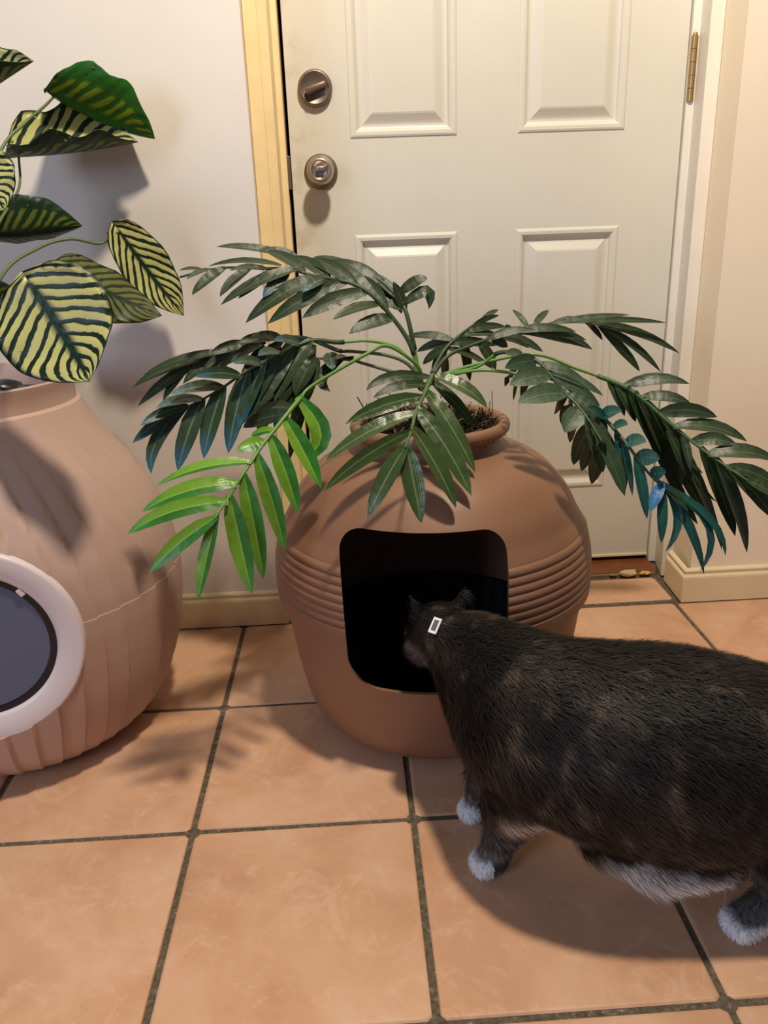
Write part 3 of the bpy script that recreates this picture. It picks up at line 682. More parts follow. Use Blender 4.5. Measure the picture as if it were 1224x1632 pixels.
# ------------------------------------------------------------------ plants: measured positions in metres
FRONDS = [{"name":"a","mat":"palm_dark","ns":2,"pts":[[0.1104,1.24,0.5599],[0.1034,1.244,0.5861],[0.0981,1.248,0.6212],[0.0857,1.252,0.6475],[0.0668,1.256,0.6739],[0.0479,1.26,0.6968],[0.0289,1.264,0.7131],[0.0097,1.268,0.7231],[-0.0163,1.2727,0.7302],[-0.0457,1.278,0.7357],[-0.075,1.2833,0.7444],[-0.1015,1.2887,0.7483],[-0.1283,1.294,0.7491],[-0.1783,1.2993,0.7523],[-0.2192,1.3047,0.7487],[-0.2577,1.31,0.7402]],"leaf":[[0.0698,1.2554,0.6701,0.001,1.2254,0.6533,0.0236,0.12,"palm_dark"],[0.052,1.259,0.6907,-0.0222,1.229,0.6745,0.0235,0.12,"palm_dark"],[0.0302,1.2635,0.7101,-0.068,1.2335,0.6783,0.0235,0.12,"palm_dark"],[-0.0028,1.2702,0.7252,-0.1211,1.2402,0.6711,0.0242,0.12,"palm_dark"],[-0.0425,1.2774,0.7353,-0.1548,1.2474,0.673,0.0243,0.12,"palm_dark"],[-0.0753,1.2835,0.7464,-0.1909,1.2535,0.7002,0.0213,0.12,"palm_dark"],[-0.1016,1.2887,0.7477,-0.1642,1.2587,0.7082,0.0137,0.12,"palm_dark"],[-0.0882,1.2859,0.7419,-0.1265,1.2559,0.7086,0.019,0.12,"palm_teal"],[-0.032,1.2754,0.7321,-0.0654,1.2454,0.7149,0.0174,0.12,"palm_teal"],[-0.1473,1.2959,0.7488,-0.1925,1.2659,0.7119,0.0183,0.12,"palm_dark"],[-0.1857,1.3004,0.7519,-0.2352,1.2704,0.7154,0.0168,0.12,"palm_dark"],[-0.2081,1.3032,0.7505,-0.2412,1.2732,0.7385,0.01,0.12,"palm_dark"],[-0.2196,1.3048,0.7499,-0.2513,1.2748,0.7514,0.0069,0.12,"palm_dark"],[-0.0635,1.2815,0.7437,-0.1231,1.3315,0.7732,0.019,0.12,"palm_dark"],[-0.1012,1.2887,0.7534,-0.2142,1.3187,0.7543,0.0129,0.12,"palm_dark"],[0.0414,1.2614,0.7028,-0.0219,1.3114,0.7572,0.0205,0.12,"palm_dark"],[-0.0292,1.275,0.7343,-0.0827,1.325,0.7638,0.0189,0.12,"palm_dark"],[0.0165,1.2665,0.7196,-0.0521,1.3165,0.7614,0.0189,0.12,"palm_dark"],[-0.0039,1.2705,0.7268,-0.0623,1.3105,0.7555,0.0167,0.12,"palm_dark"],[0.0601,1.2575,0.6829,0.0241,1.3075,0.7331,0.019,0.12,"palm_dark"],[-0.1217,1.2927,0.7489,-0.1737,1.2627,0.7491,0.0114,0.12,"palm_dark"]]},{"name":"b","mat":"palm_dark","ns":2,"pts":[[0.1104,1.24,0.5599],[0.1079,1.2509,0.5847],[0.1011,1.2618,0.6291],[0.0929,1.2727,0.6711],[0.0857,1.2836,0.69],[0.0701,1.2945,0.7094],[0.0509,1.3055,0.7257],[0.0243,1.3164,0.7342],[-0.0093,1.3273,0.7431],[-0.0498,1.3382,0.7556],[-0.0841,1.3491,0.7647],[-0.1188,1.36,0.7722]],"leaf":[[0.0889,1.2822,0.6885,0.128,1.2822,0.6793,0.0201,0.12,"palm_dark",[0.1247,1.2822,0.7049]],[0.0822,1.2894,0.7038,0.1267,1.2894,0.7238,0.0186,0.12,"palm_dark",[0.1105,1.2894,0.7212]],[0.0821,1.2864,0.6956,0.038,1.3164,0.7354,0.0178,0.12,"palm_dark"],[0.0703,1.2943,0.7091,0.086,1.2943,0.6725,0.0155,0.12,"palm_dark"],[0.0564,1.3027,0.7219,-0.0223,1.3327,0.7565,0.0179,0.12,"palm_dark"],[0.0505,1.3057,0.7258,0.0736,1.3057,0.6919,0.0171,0.12,"palm_dark"],[0.0239,1.3166,0.7344,-0.0497,1.3466,0.7619,0.0172,0.12,"palm_dark"],[0.0249,1.316,0.7334,0.057,1.316,0.695,0.0157,0.12,"palm_dark"],[-0.0096,1.3274,0.7432,0.0201,1.3274,0.7123,0.0173,0.12,"palm_dark"],[-0.0501,1.3383,0.7557,-0.0242,1.3383,0.7232,0.0174,0.12,"palm_dark"],[-0.0978,1.3534,0.7673,-0.203,1.3534,0.7826,0.0143,0.08,"palm_dark"],[-0.0769,1.3467,0.7628,-0.1381,1.3467,0.7733,0.0159,0.12,"palm_dark"],[-0.0831,1.3485,0.7631,-0.0512,1.3485,0.7404,0.0143,0.12,"palm_dark"],[0.0888,1.2786,0.681,0.0552,1.2786,0.6917,0.017,0.12,"palm_dark"],[0.0108,1.3208,0.7385,0.0478,1.3208,0.7183,0.0157,0.12,"palm_dark"],[0.0904,1.278,0.6803,0.0729,1.278,0.7233,0.0155,0.12,"palm_dark"]]},{"name":"c","mat":"palm_teal","ns":5,"pts":[[0.1104,1.24,0.5599],[0.1077,1.2354,0.5932],[0.0865,1.2308,0.616],[0.0655,1.2262,0.6328],[0.0276,1.2215,0.6424],[-0.0149,1.2138,0.6428],[-0.0491,1.2046,0.6485],[-0.0722,1.1954,0.6444],[-0.0978,1.1862,0.6353],[-0.1285,1.1762,0.6217],[-0.1587,1.1646,0.6085],[-0.1837,1.1531,0.594],[-0.2133,1.1415,0.5799],[-0.2369,1.13,0.5713]],"leaf":[[-0.0568,1.2015,0.648,-0.1117,1.1515,0.5708,0.0281,0.12,"palm_dark"],[-0.0821,1.1919,0.6416,-0.1313,1.1419,0.566,0.0246,0.12,"palm_dark"],[-0.1017,1.1851,0.6346,-0.1505,1.1351,0.5531,0.0232,0.12,"palm_teal"],[-0.1245,1.1773,0.6225,-0.1635,1.1273,0.5376,0.0304,0.12,"palm_teal"],[-0.1488,1.1684,0.6122,-0.1805,1.1184,0.5047,0.0276,0.12,"palm_teal"],[-0.1834,1.1534,0.5942,-0.2131,1.1034,0.5027,0.0274,0.12,"palm_teal"],[-0.2136,1.1413,0.5793,-0.2491,1.0913,0.49,0.0259,0.12,"palm_teal"],[-0.2369,1.13,0.5713,-0.2834,1.08,0.4913,0.0187,0.12,"palm_teal",[-0.2757,1.105,0.5332]],[-0.2373,1.13,0.5721,-0.3031,1.08,0.536,0.0186,0.12,"palm_teal"],[-0.234,1.1315,0.5736,-0.2896,1.0815,0.5595,0.0148,0.12,"palm_teal"],[-0.2145,1.1413,0.5807,-0.2678,1.0913,0.5806,0.0168,0.12,"palm_teal"],[-0.1853,1.1526,0.5947,-0.2479,1.1026,0.5967,0.0182,0.12,"palm_teal"],[-0.1606,1.1639,0.608,-0.2142,1.1139,0.6173,0.0184,0.12,"palm_teal"],[-0.1288,1.176,0.6216,-0.1616,1.126,0.6311,0.0172,0.12,"palm_teal"],[-0.1017,1.1851,0.6346,-0.128,1.1351,0.6392,0.0172,0.12,"palm_teal"],[-0.072,1.1955,0.6449,-0.1054,1.1455,0.6574,0.0167,0.12,"palm_teal"]]},{"name":"d","mat":"palm_dark","ns":4,"pts":[[0.1104,1.24,0.5599],[0.0951,1.2475,0.5957],[0.0617,1.255,0.6134],[0.0034,1.2625,0.6216],[-0.0163,1.27,0.6224],[-0.0604,1.2825,0.6401],[-0.0912,1.295,0.6433],[-0.12,1.3075,0.6407],[-0.1641,1.32,0.6311],[-0.2004,1.33,0.6186],[-0.24,1.34,0.6088],[-0.2775,1.35,0.5973],[-0.3036,1.36,0.5895]],"leaf":[[-0.2,1.3298,0.6193,-0.3328,1.2998,0.5916,0.0169,0.12,"palm_dark"],[-0.2402,1.3401,0.6087,-0.3548,1.3101,0.5711,0.0163,0.12,"palm_dark"],[-0.2512,1.3431,0.6015,-0.3515,1.3131,0.5392,0.0164,0.12,"palm_dark"],[-0.2669,1.3473,0.5974,-0.3104,1.3173,0.5452,0.0164,0.12,"palm_dark"],[-0.1644,1.3202,0.6315,-0.2223,1.2902,0.6212,0.0175,0.12,"palm_dark"],[-0.1166,1.3059,0.6409,-0.1747,1.2759,0.6389,0.0188,0.12,"palm_dark"],[-0.1355,1.312,0.6342,-0.1895,1.282,0.6073,0.0182,0.12,"palm_dark"],[-0.1058,1.3014,0.6415,-0.1515,1.2714,0.6493,0.015,0.12,"palm_dark"],[-0.1073,1.3022,0.6359,-0.164,1.2722,0.5733,0.0241,0.12,"palm_dark"],[-0.0875,1.2931,0.6389,-0.125,1.2631,0.5341,0.0299,0.12,"palm_dark"],[-0.0764,1.2886,0.6372,-0.1033,1.2586,0.5228,0.0298,0.12,"palm_dark"],[-0.0563,1.2803,0.6302,-0.092,1.2503,0.5577,0.026,0.12,"palm_dark"],[-0.1661,1.3208,0.6277,-0.2144,1.2908,0.5917,0.0183,0.12,"palm_dark"],[-0.1902,1.3274,0.6194,-0.2377,1.2974,0.5915,0.0169,0.12,"palm_dark"],[-0.1392,1.3135,0.6279,-0.1842,1.2835,0.5495,0.0213,0.12,"palm_dark"],[-0.2189,1.3347,0.6125,-0.2717,1.3047,0.5748,0.017,0.12,"palm_dark"],[-0.1147,1.3052,0.6244,-0.1548,1.2752,0.4925,0.0288,0.12,"palm_dark"]]},{"name":"e","mat":"palm_dark","ns":4,"pts":[[0.1104,1.24,0.5599],[0.0897,1.2467,0.5813],[0.0609,1.2533,0.5903],[0.0173,1.26,0.6038],[0.0011,1.26,0.6096],[-0.0287,1.26,0.6122],[-0.0559,1.26,0.6133]],"leaf":[[-0.0309,1.26,0.6204,-0.0264,1.23,0.5994,0.0228,0.12,"palm_teal"],[-0.0126,1.26,0.6105,-0.0323,1.23,0.566,0.0196,0.12,"palm_dark",[-0.0435,1.245,0.5868]],[-0.0559,1.26,0.6128,-0.0865,1.23,0.5616,0.0294,0.12,"palm_dark"],[0.0028,1.26,0.6115,-0.0202,1.23,0.6151,0.0229,0.12,"palm_dark"],[-0.0503,1.26,0.6126,-0.0757,1.23,0.5419,0.0229,0.12,"palm_dark"],[-0.0582,1.26,0.6118,-0.1035,1.23,0.4587,0.0229,0.12,"palm_dark"],[-0.0603,1.26,0.6119,-0.1244,1.23,0.508,0.0261,0.12,"palm_dark"],[-0.0582,1.26,0.6118,-0.187,1.23,0.5081,0.0196,0.12,"palm_dark"],[-0.0592,1.26,0.6129,-0.1498,1.23,0.4979,0.0229,0.12,"palm_dark"]]},{"name":"f","mat":"palm_bright","ns":6,"pts":[[0.1104,1.24,0.5599],[0.1072,1.2293,0.5943],[0.0856,1.2186,0.6179],[0.0551,1.2064,0.6359],[0.0271,1.1886,0.6285],[-0.0544,1.1707,0.5889],[-0.0739,1.1514,0.5738],[-0.0864,1.13,0.5632],[-0.1068,1.1086,0.543],[-0.1266,1.0871,0.5235],[-0.1408,1.0657,0.5069],[-0.1544,1.0443,0.491],[-0.1688,1.0286,0.4713],[-0.1801,1.0143,0.4589],[-0.1885,1.0,0.4488]],"leaf":[[-0.0754,1.1488,0.5722,-0.0788,1.1288,0.4873,0.0286,0.12,"palm_bright",[-0.047,1.1388,0.5196]],[-0.0965,1.1187,0.5522,-0.05,1.0987,0.4528,0.0275,0.12,"palm_bright"],[-0.1155,1.0976,0.532,-0.0833,1.0776,0.4223,0.0249,0.12,"palm_bright"],[-0.134,1.0735,0.5115,-0.1043,1.0535,0.3766,0.0251,0.12,"palm_bright"],[-0.151,1.0463,0.4905,-0.1348,1.0263,0.3461,0.0263,0.12,"palm_bright"],[-0.1696,1.0261,0.4677,-0.1499,1.0061,0.3344,0.0286,0.12,"palm_bright"],[-0.1852,1.005,0.4518,-0.2196,0.985,0.3378,0.022,0.12,"palm_bright"],[-0.1885,1.0,0.4488,-0.2771,0.98,0.3842,0.0219,0.12,"palm_bright"],[-0.1755,1.0201,0.4641,-0.3047,1.0001,0.4326,0.0238,0.16,"palm_bright"],[-0.1608,1.038,0.4831,-0.2868,1.018,0.4568,0.0245,0.16,"palm_bright"],[-0.1428,1.0629,0.505,-0.2697,1.0429,0.4836,0.0227,0.16,"palm_bright"],[-0.1241,1.0901,0.5258,-0.161,1.0701,0.5195,0.0193,0.12,"palm_bright"],[-0.1115,1.1036,0.5388,-0.1464,1.1236,0.5276,0.0122,0.12,"palm_bright"],[-0.0934,1.1232,0.5569,-0.1622,1.1632,0.5311,0.0208,0.12,"palm_dark"],[-0.0861,1.1308,0.5634,-0.1439,1.1808,0.5493,0.0198,0.12,"palm_dark"]]},{"name":"g","mat":"palm_front","ns":2,"pts":[[0.1086,1.22,0.5638],[0.1251,1.2075,0.5819],[0.1221,1.19,0.591],[0.1125,1.165,0.5799],[0.1,1.13,0.5671],[0.0877,1.0925,0.5558],[0.0801,1.055,0.5455],[0.0717,1.025,0.5364],[0.0667,1.0,0.5339]],"leaf":[[0.117,1.1847,0.5901,0.0216,1.1547,0.5802,0.0154,0.12,"palm_dark",[0.0588,1.1697,0.595]],[0.1133,1.215,0.5733,0.0321,1.185,0.5623,0.0158,0.18,"palm_dark"],[0.0998,1.1363,0.5707,-0.0106,1.1063,0.5428,0.0209,0.12,"palm_front"],[0.0877,1.0946,0.5569,-0.0404,1.0646,0.502,0.0221,0.12,"palm_front"],[0.0756,1.0444,0.5429,-0.043,1.0144,0.4749,0.0194,0.12,"palm_front"],[0.0669,1.004,0.5345,0.0132,0.974,0.4485,0.0233,0.12,"palm_front"],[0.068,1.004,0.5341,0.0831,0.974,0.4374,0.026,0.12,"palm_front"],[0.0805,1.0529,0.5444,0.135,1.0229,0.4389,0.0294,0.12,"palm_front"],[0.0936,1.1051,0.5585,0.1586,1.0391,0.45,0.0282,0.12,"palm_front"],[0.1099,1.1532,0.5745,0.1714,1.0872,0.4681,0.0251,0.12,"palm_front"],[0.1244,1.2089,0.5787,0.1879,1.1789,0.5069,0.0184,0.12,"palm_front"],[0.1255,1.194,0.5893,0.2015,1.164,0.5439,0.0217,0.2,"palm_front"]]},{"name":"h","mat":"palm_grey","ns":3,"pts":[[0.1095,1.23,0.5619],[0.1359,1.218,0.5844],[0.1919,1.206,0.5983],[0.2223,1.192,0.6206],[0.2513,1.176,0.6195],[0.2753,1.16,0.6097],[0.2901,1.144,0.5916],[0.3071,1.128,0.5693],[0.3224,1.108,0.5526],[0.3341,1.084,0.5331],[0.3455,1.06,0.5099]],"leaf":[[0.2712,1.1628,0.6111,0.2223,1.1428,0.6058,0.0216,0.12,"palm_grey"],[0.2887,1.1451,0.5923,0.2259,1.1251,0.5841,0.0273,0.12,"palm_grey"],[0.3074,1.1273,0.5685,0.2349,1.1073,0.5623,0.0299,0.12,"palm_grey"],[0.324,1.1046,0.5495,0.2977,1.0846,0.5214,0.0284,0.12,"palm_grey"],[0.3299,1.0926,0.5401,0.3521,1.0726,0.4635,0.0237,0.12,"palm_grey"],[0.3385,1.0745,0.524,0.3791,1.0545,0.4335,0.0252,0.12,"palm_grey"],[0.3065,1.1273,0.5672,0.3054,1.1773,0.5267,0.0161,0.12,"palm_dark"],[0.3135,1.1183,0.5597,0.3167,1.1683,0.5093,0.0189,0.12,"palm_dark"],[0.3214,1.1046,0.5478,0.3251,1.1546,0.4873,0.0188,0.12,"palm_dark"],[0.3335,1.0829,0.5318,0.3258,1.1329,0.4586,0.0225,0.12,"palm_dark"],[0.3377,1.0745,0.5231,0.3366,1.1245,0.451,0.0212,0.12,"palm_dark"],[0.3455,1.06,0.5099,0.3482,1.11,0.4346,0.0211,0.12,"palm_dark"],[0.2554,1.1733,0.6177,0.224,1.1533,0.624,0.0147,0.12,"palm_grey"],[0.2772,1.158,0.6075,0.3432,1.138,0.577,0.0157,0.12,"palm_grey"],[0.2896,1.1451,0.5932,0.359,1.1251,0.5473,0.0162,0.12,"palm_grey"],[0.2855,1.1499,0.5989,0.3641,1.1299,0.5619,0.0145,0.12,"palm_grey"],[0.2516,1.1757,0.6185,0.2409,1.2357,0.5608,0.0147,0.12,"palm_dark"],[0.2592,1.1709,0.616,0.2537,1.2309,0.5392,0.0147,0.12,"palm_dark"],[0.2719,1.162,0.6104,0.2639,1.222,0.5442,0.0146,0.12,"palm_dark"],[0.309,1.1253,0.5672,0.3626,1.1053,0.5336,0.0155,0.12,"palm_grey"],[0.3211,1.1092,0.5532,0.3785,1.0892,0.4825,0.0154,0.12,"palm_grey"]]},{"name":"i","mat":"palm_teal2","ns":4,"pts":[[0.1095,1.23,0.5619],[0.1405,1.2167,0.5825],[0.2011,1.2033,0.5937],[0.275,1.19,0.5833],[0.3015,1.17,0.582],[0.3244,1.15,0.5665],[0.3446,1.13,0.5481],[0.3632,1.1067,0.531],[0.3744,1.0833,0.5159],[0.3852,1.06,0.4992],[0.4006,1.05,0.4768],[0.4157,1.04,0.459],[0.4256,1.03,0.4505]],"leaf":[[0.3579,1.1138,0.5362,0.3802,1.0938,0.5465,0.0204,0.12,"palm_teal2"],[0.369,1.0941,0.5226,0.3834,1.0741,0.531,0.0201,0.12,"palm_teal2"],[0.3801,1.0702,0.5061,0.4023,1.0502,0.512,0.0223,0.12,"palm_teal2"],[0.3926,1.0553,0.4889,0.4177,1.0353,0.4913,0.0222,0.12,"palm_teal2"],[0.4113,1.0433,0.4649,0.423,1.0233,0.4749,0.0197,0.12,"palm_teal2"],[0.3785,1.0744,0.5093,0.3901,1.0544,0.433,0.0099,0.12,"palm_teal2"],[0.3913,1.0559,0.4897,0.4066,1.0359,0.4041,0.0148,0.12,"palm_teal2"],[0.4234,1.0342,0.4566,0.4016,1.0142,0.4224,0.0157,0.12,"palm_blue"],[0.4217,1.033,0.4518,0.4207,1.013,0.3752,0.0147,0.12,"palm_teal2"],[0.4243,1.0324,0.4541,0.4274,1.0124,0.3624,0.0127,0.12,"palm_teal2",[0.4446,1.0224,0.4093]],[0.4247,1.0318,0.453,0.4855,1.0118,0.3253,0.0147,0.12,"palm_teal2",[0.4622,1.0218,0.3926]],[0.4252,1.0306,0.4517,0.4789,1.0106,0.331,0.0127,0.12,"palm_teal2",[0.4877,1.0206,0.394]],[0.4243,1.0324,0.4541,0.5137,1.0124,0.3518,0.0117,0.12,"palm_teal2",[0.4896,1.0224,0.4047]],[0.4184,1.0378,0.4581,0.4558,1.0178,0.4195,0.0123,0.12,"palm_dark"],[0.3626,1.1082,0.5324,0.3298,1.0882,0.5566,0.0127,0.12,"palm_teal2"],[0.3718,1.0885,0.5192,0.3741,1.0685,0.4795,0.0125,0.12,"palm_teal2"],[0.376,1.0744,0.5076,0.4003,1.1144,0.4173,0.0149,0.12,"palm_dark"],[0.3463,1.1279,0.5468,0.3511,1.1079,0.5154,0.0128,0.12,"palm_teal2"],[0.3526,1.1209,0.5415,0.3628,1.1009,0.5075,0.0128,0.12,"palm_teal2"]]},{"name":"j","mat":"palm_dark","ns":5,"pts":[[0.1095,1.23,0.5619],[0.1402,1.2223,0.5853],[0.2029,1.2146,0.6031],[0.2805,1.2054,0.6136],[0.3396,1.1938,0.5922],[0.3781,1.1823,0.5783],[0.4099,1.1677,0.565],[0.4328,1.1523,0.5483],[0.4537,1.1369,0.5278],[0.474,1.1215,0.5097],[0.494,1.1062,0.4919],[0.5124,1.0885,0.4771],[0.5314,1.0692,0.4632],[0.5541,1.05,0.4474]],"leaf":[[0.4084,1.1685,0.567,0.498,1.1485,0.5699,0.019,0.18,"palm_dark"],[0.4299,1.1545,0.5512,0.4979,1.1345,0.5419,0.0175,0.18,"palm_dark"],[0.4522,1.1384,0.5305,0.5307,1.1184,0.5254,0.021,0.18,"palm_dark"],[0.472,1.1233,0.5125,0.5717,1.1033,0.491,0.0241,0.2,"palm_dark"],[0.4928,1.1072,0.4938,0.5499,1.0872,0.4897,0.019,0.2,"palm_dark"],[0.5124,1.0889,0.4785,0.603,1.0689,0.468,0.025,0.2,"palm_dark"],[0.531,1.0701,0.4638,0.6065,1.0501,0.4282,0.0199,0.2,"palm_dark"],[0.5348,1.0663,0.4599,0.5979,1.0463,0.3881,0.0243,0.12,"palm_dark"],[0.5189,1.0814,0.4714,0.5704,1.0614,0.3329,0.0276,0.12,"palm_dark"],[0.503,1.097,0.4839,0.5577,1.077,0.3538,0.0233,0.12,"palm_dark"],[0.4809,1.1163,0.5031,0.4898,1.0963,0.4509,0.0113,0.12,"palm_dark"],[0.4541,1.1364,0.5266,0.5602,1.1164,0.3141,0.0256,0.12,"palm_dark",[0.5158,1.1264,0.4209]],[0.4335,1.1515,0.5469,0.4937,1.1315,0.4182,0.0239,0.12,"palm_dark",[0.4763,1.1415,0.4792]],[0.4442,1.1434,0.5359,0.5172,1.1234,0.4152,0.0229,0.12,"palm_dark",[0.4862,1.1334,0.4745]],[0.4206,1.1605,0.5565,0.4795,1.1405,0.4381,0.0208,0.12,"palm_dark",[0.4575,1.1505,0.4927]],[0.4141,1.1645,0.5614,0.4432,1.1445,0.4864,0.0217,0.12,"palm_dark"],[0.4246,1.1575,0.5539,0.4587,1.1375,0.4704,0.0184,0.12,"palm_dark"],[0.4779,1.1183,0.5052,0.5095,1.0983,0.4472,0.0077,0.12,"palm_dark",[0.4912,1.1083,0.4663]],[0.4852,1.1123,0.4982,0.5322,1.0923,0.403,0.0077,0.12,"palm_dark",[0.5016,1.1023,0.44]],[0.3974,1.1733,0.5695,0.4231,1.1533,0.515,0.0186,0.12,"palm_dark"],[0.3855,1.179,0.5749,0.4077,1.159,0.5228,0.0186,0.12,"palm_dark"],[0.4166,1.1625,0.5577,0.5297,1.1425,0.3494,0.0185,0.12,"palm_dark",[0.4856,1.1525,0.4231]],[0.4272,1.1555,0.5502,0.556,1.1355,0.3414,0.0175,0.12,"palm_front",[0.5143,1.1455,0.4082]],[0.4624,1.1253,0.5049,0.4955,1.1053,0.4308,0.0182,0.12,"palm_dark"],[0.5526,1.0513,0.4483,0.6018,1.0313,0.4183,0.0197,0.12,"palm_dark"]]},{"name":"k","mat":"palm_dark","ns":2,"pts":[[0.1104,1.24,0.5599],[0.1299,1.2533,0.5784],[0.134,1.2667,0.5831],[0.1584,1.28,0.6062],[0.1955,1.3,0.6168],[0.2412,1.32,0.6275],[0.2763,1.34,0.6331],[0.3204,1.36,0.6368],[0.3738,1.38,0.6383],[0.429,1.4,0.6331]],"leaf":[[0.3867,1.3846,0.638,0.5502,1.3846,0.63,0.0121,0.05,"palm_dark"],[0.3378,1.3665,0.6373,0.4788,1.3665,0.6481,0.0119,0.05,"palm_dark"],[0.4192,1.3964,0.6335,0.5827,1.3964,0.5743,0.0169,0.12,"palm_dark"],[0.4341,1.4,0.6308,0.5145,1.4,0.545,0.016,0.12,"palm_dark",[0.4822,1.4,0.5829]],[0.4393,1.4,0.6266,0.553,1.4,0.5417,0.0151,0.12,"palm_dark"],[0.4111,1.3937,0.6342,0.4421,1.3937,0.6035,0.0141,0.12,"palm_dark"],[0.3123,1.3566,0.6367,0.3441,1.3866,0.6593,0.0119,0.12,"palm_dark"],[0.3006,1.3512,0.6358,0.2801,1.3812,0.6631,0.0109,0.12,"palm_dark"],[0.2757,1.3394,0.6315,0.3794,1.3394,0.6271,0.0153,0.12,"palm_dark"],[0.2838,1.343,0.6293,0.3789,1.343,0.6158,0.0145,0.12,"palm_dark"],[0.3004,1.3503,0.6279,0.4122,1.3503,0.595,0.0218,0.12,"palm_dark"],[0.2838,1.343,0.6293,0.3991,1.343,0.6119,0.0181,0.12,"palm_dark"],[0.2499,1.3249,0.6279,0.3213,1.3249,0.5985,0.0178,0.12,"palm_dark"],[0.2417,1.3204,0.6275,0.2965,1.3204,0.606,0.016,0.12,"palm_dark"],[0.2673,1.3349,0.6319,0.2594,1.3349,0.644,0.0108,0.12,"palm_dark"],[0.3472,1.3702,0.6379,0.3952,1.3702,0.6444,0.012,0.12,"palm_dark"],[0.2321,1.3159,0.625,0.2602,1.3159,0.61,0.016,0.12,"palm_dark"],[0.2114,1.3068,0.6198,0.2395,1.3068,0.5757,0.0176,0.12,"palm_dark"],[0.429,1.4,0.6331,0.4669,1.4,0.6243,0.0132,0.12,"palm_dark"],[0.2238,1.3123,0.6234,0.3016,1.3123,0.6373,0.015,0.12,"palm_dark"]]},{"name":"l","mat":"palm_dark","ns":2,"pts":[[0.1113,1.25,0.5579],[0.1296,1.27,0.5755],[0.1334,1.29,0.5792],[0.1545,1.31,0.6095],[0.18,1.3267,0.6291],[0.2059,1.3433,0.6433],[0.2322,1.36,0.6539]],"leaf":[[0.2229,1.354,0.6497,0.2553,1.374,0.6648,0.0091,0.12,"palm_dark"],[0.206,1.3434,0.6433,0.2547,1.3634,0.6565,0.009,0.12,"palm_dark"],[0.1928,1.3349,0.6357,0.2653,1.3549,0.6376,0.0134,0.12,"palm_dark"],[0.1832,1.3283,0.6298,0.2544,1.3483,0.6241,0.0161,0.12,"palm_dark"],[0.1716,1.3213,0.6227,0.1127,1.3413,0.6048,0.0151,0.12,"palm_dark"],[0.1592,1.3133,0.6138,0.1215,1.3333,0.5849,0.0151,0.12,"palm_dark"],[0.1721,1.3218,0.6238,0.0956,1.3418,0.6306,0.0142,0.12,"palm_dark"],[0.1867,1.3304,0.6307,0.2032,1.3504,0.5498,0.0161,0.12,"palm_dark"],[0.1631,1.3158,0.6162,0.1372,1.3358,0.5633,0.0177,0.12,"palm_dark"],[0.1534,1.3085,0.6067,0.1581,1.3285,0.5518,0.0159,0.12,"palm_dark"],[0.1802,1.3268,0.6292,0.2184,1.3468,0.6094,0.0152,0.12,"palm_dark"],[0.1671,1.3183,0.6192,0.2448,1.3383,0.6095,0.0151,0.12,"palm_dark"],[0.1587,1.3128,0.6127,0.2403,1.3328,0.5713,0.0151,0.12,"palm_dark"]]}]
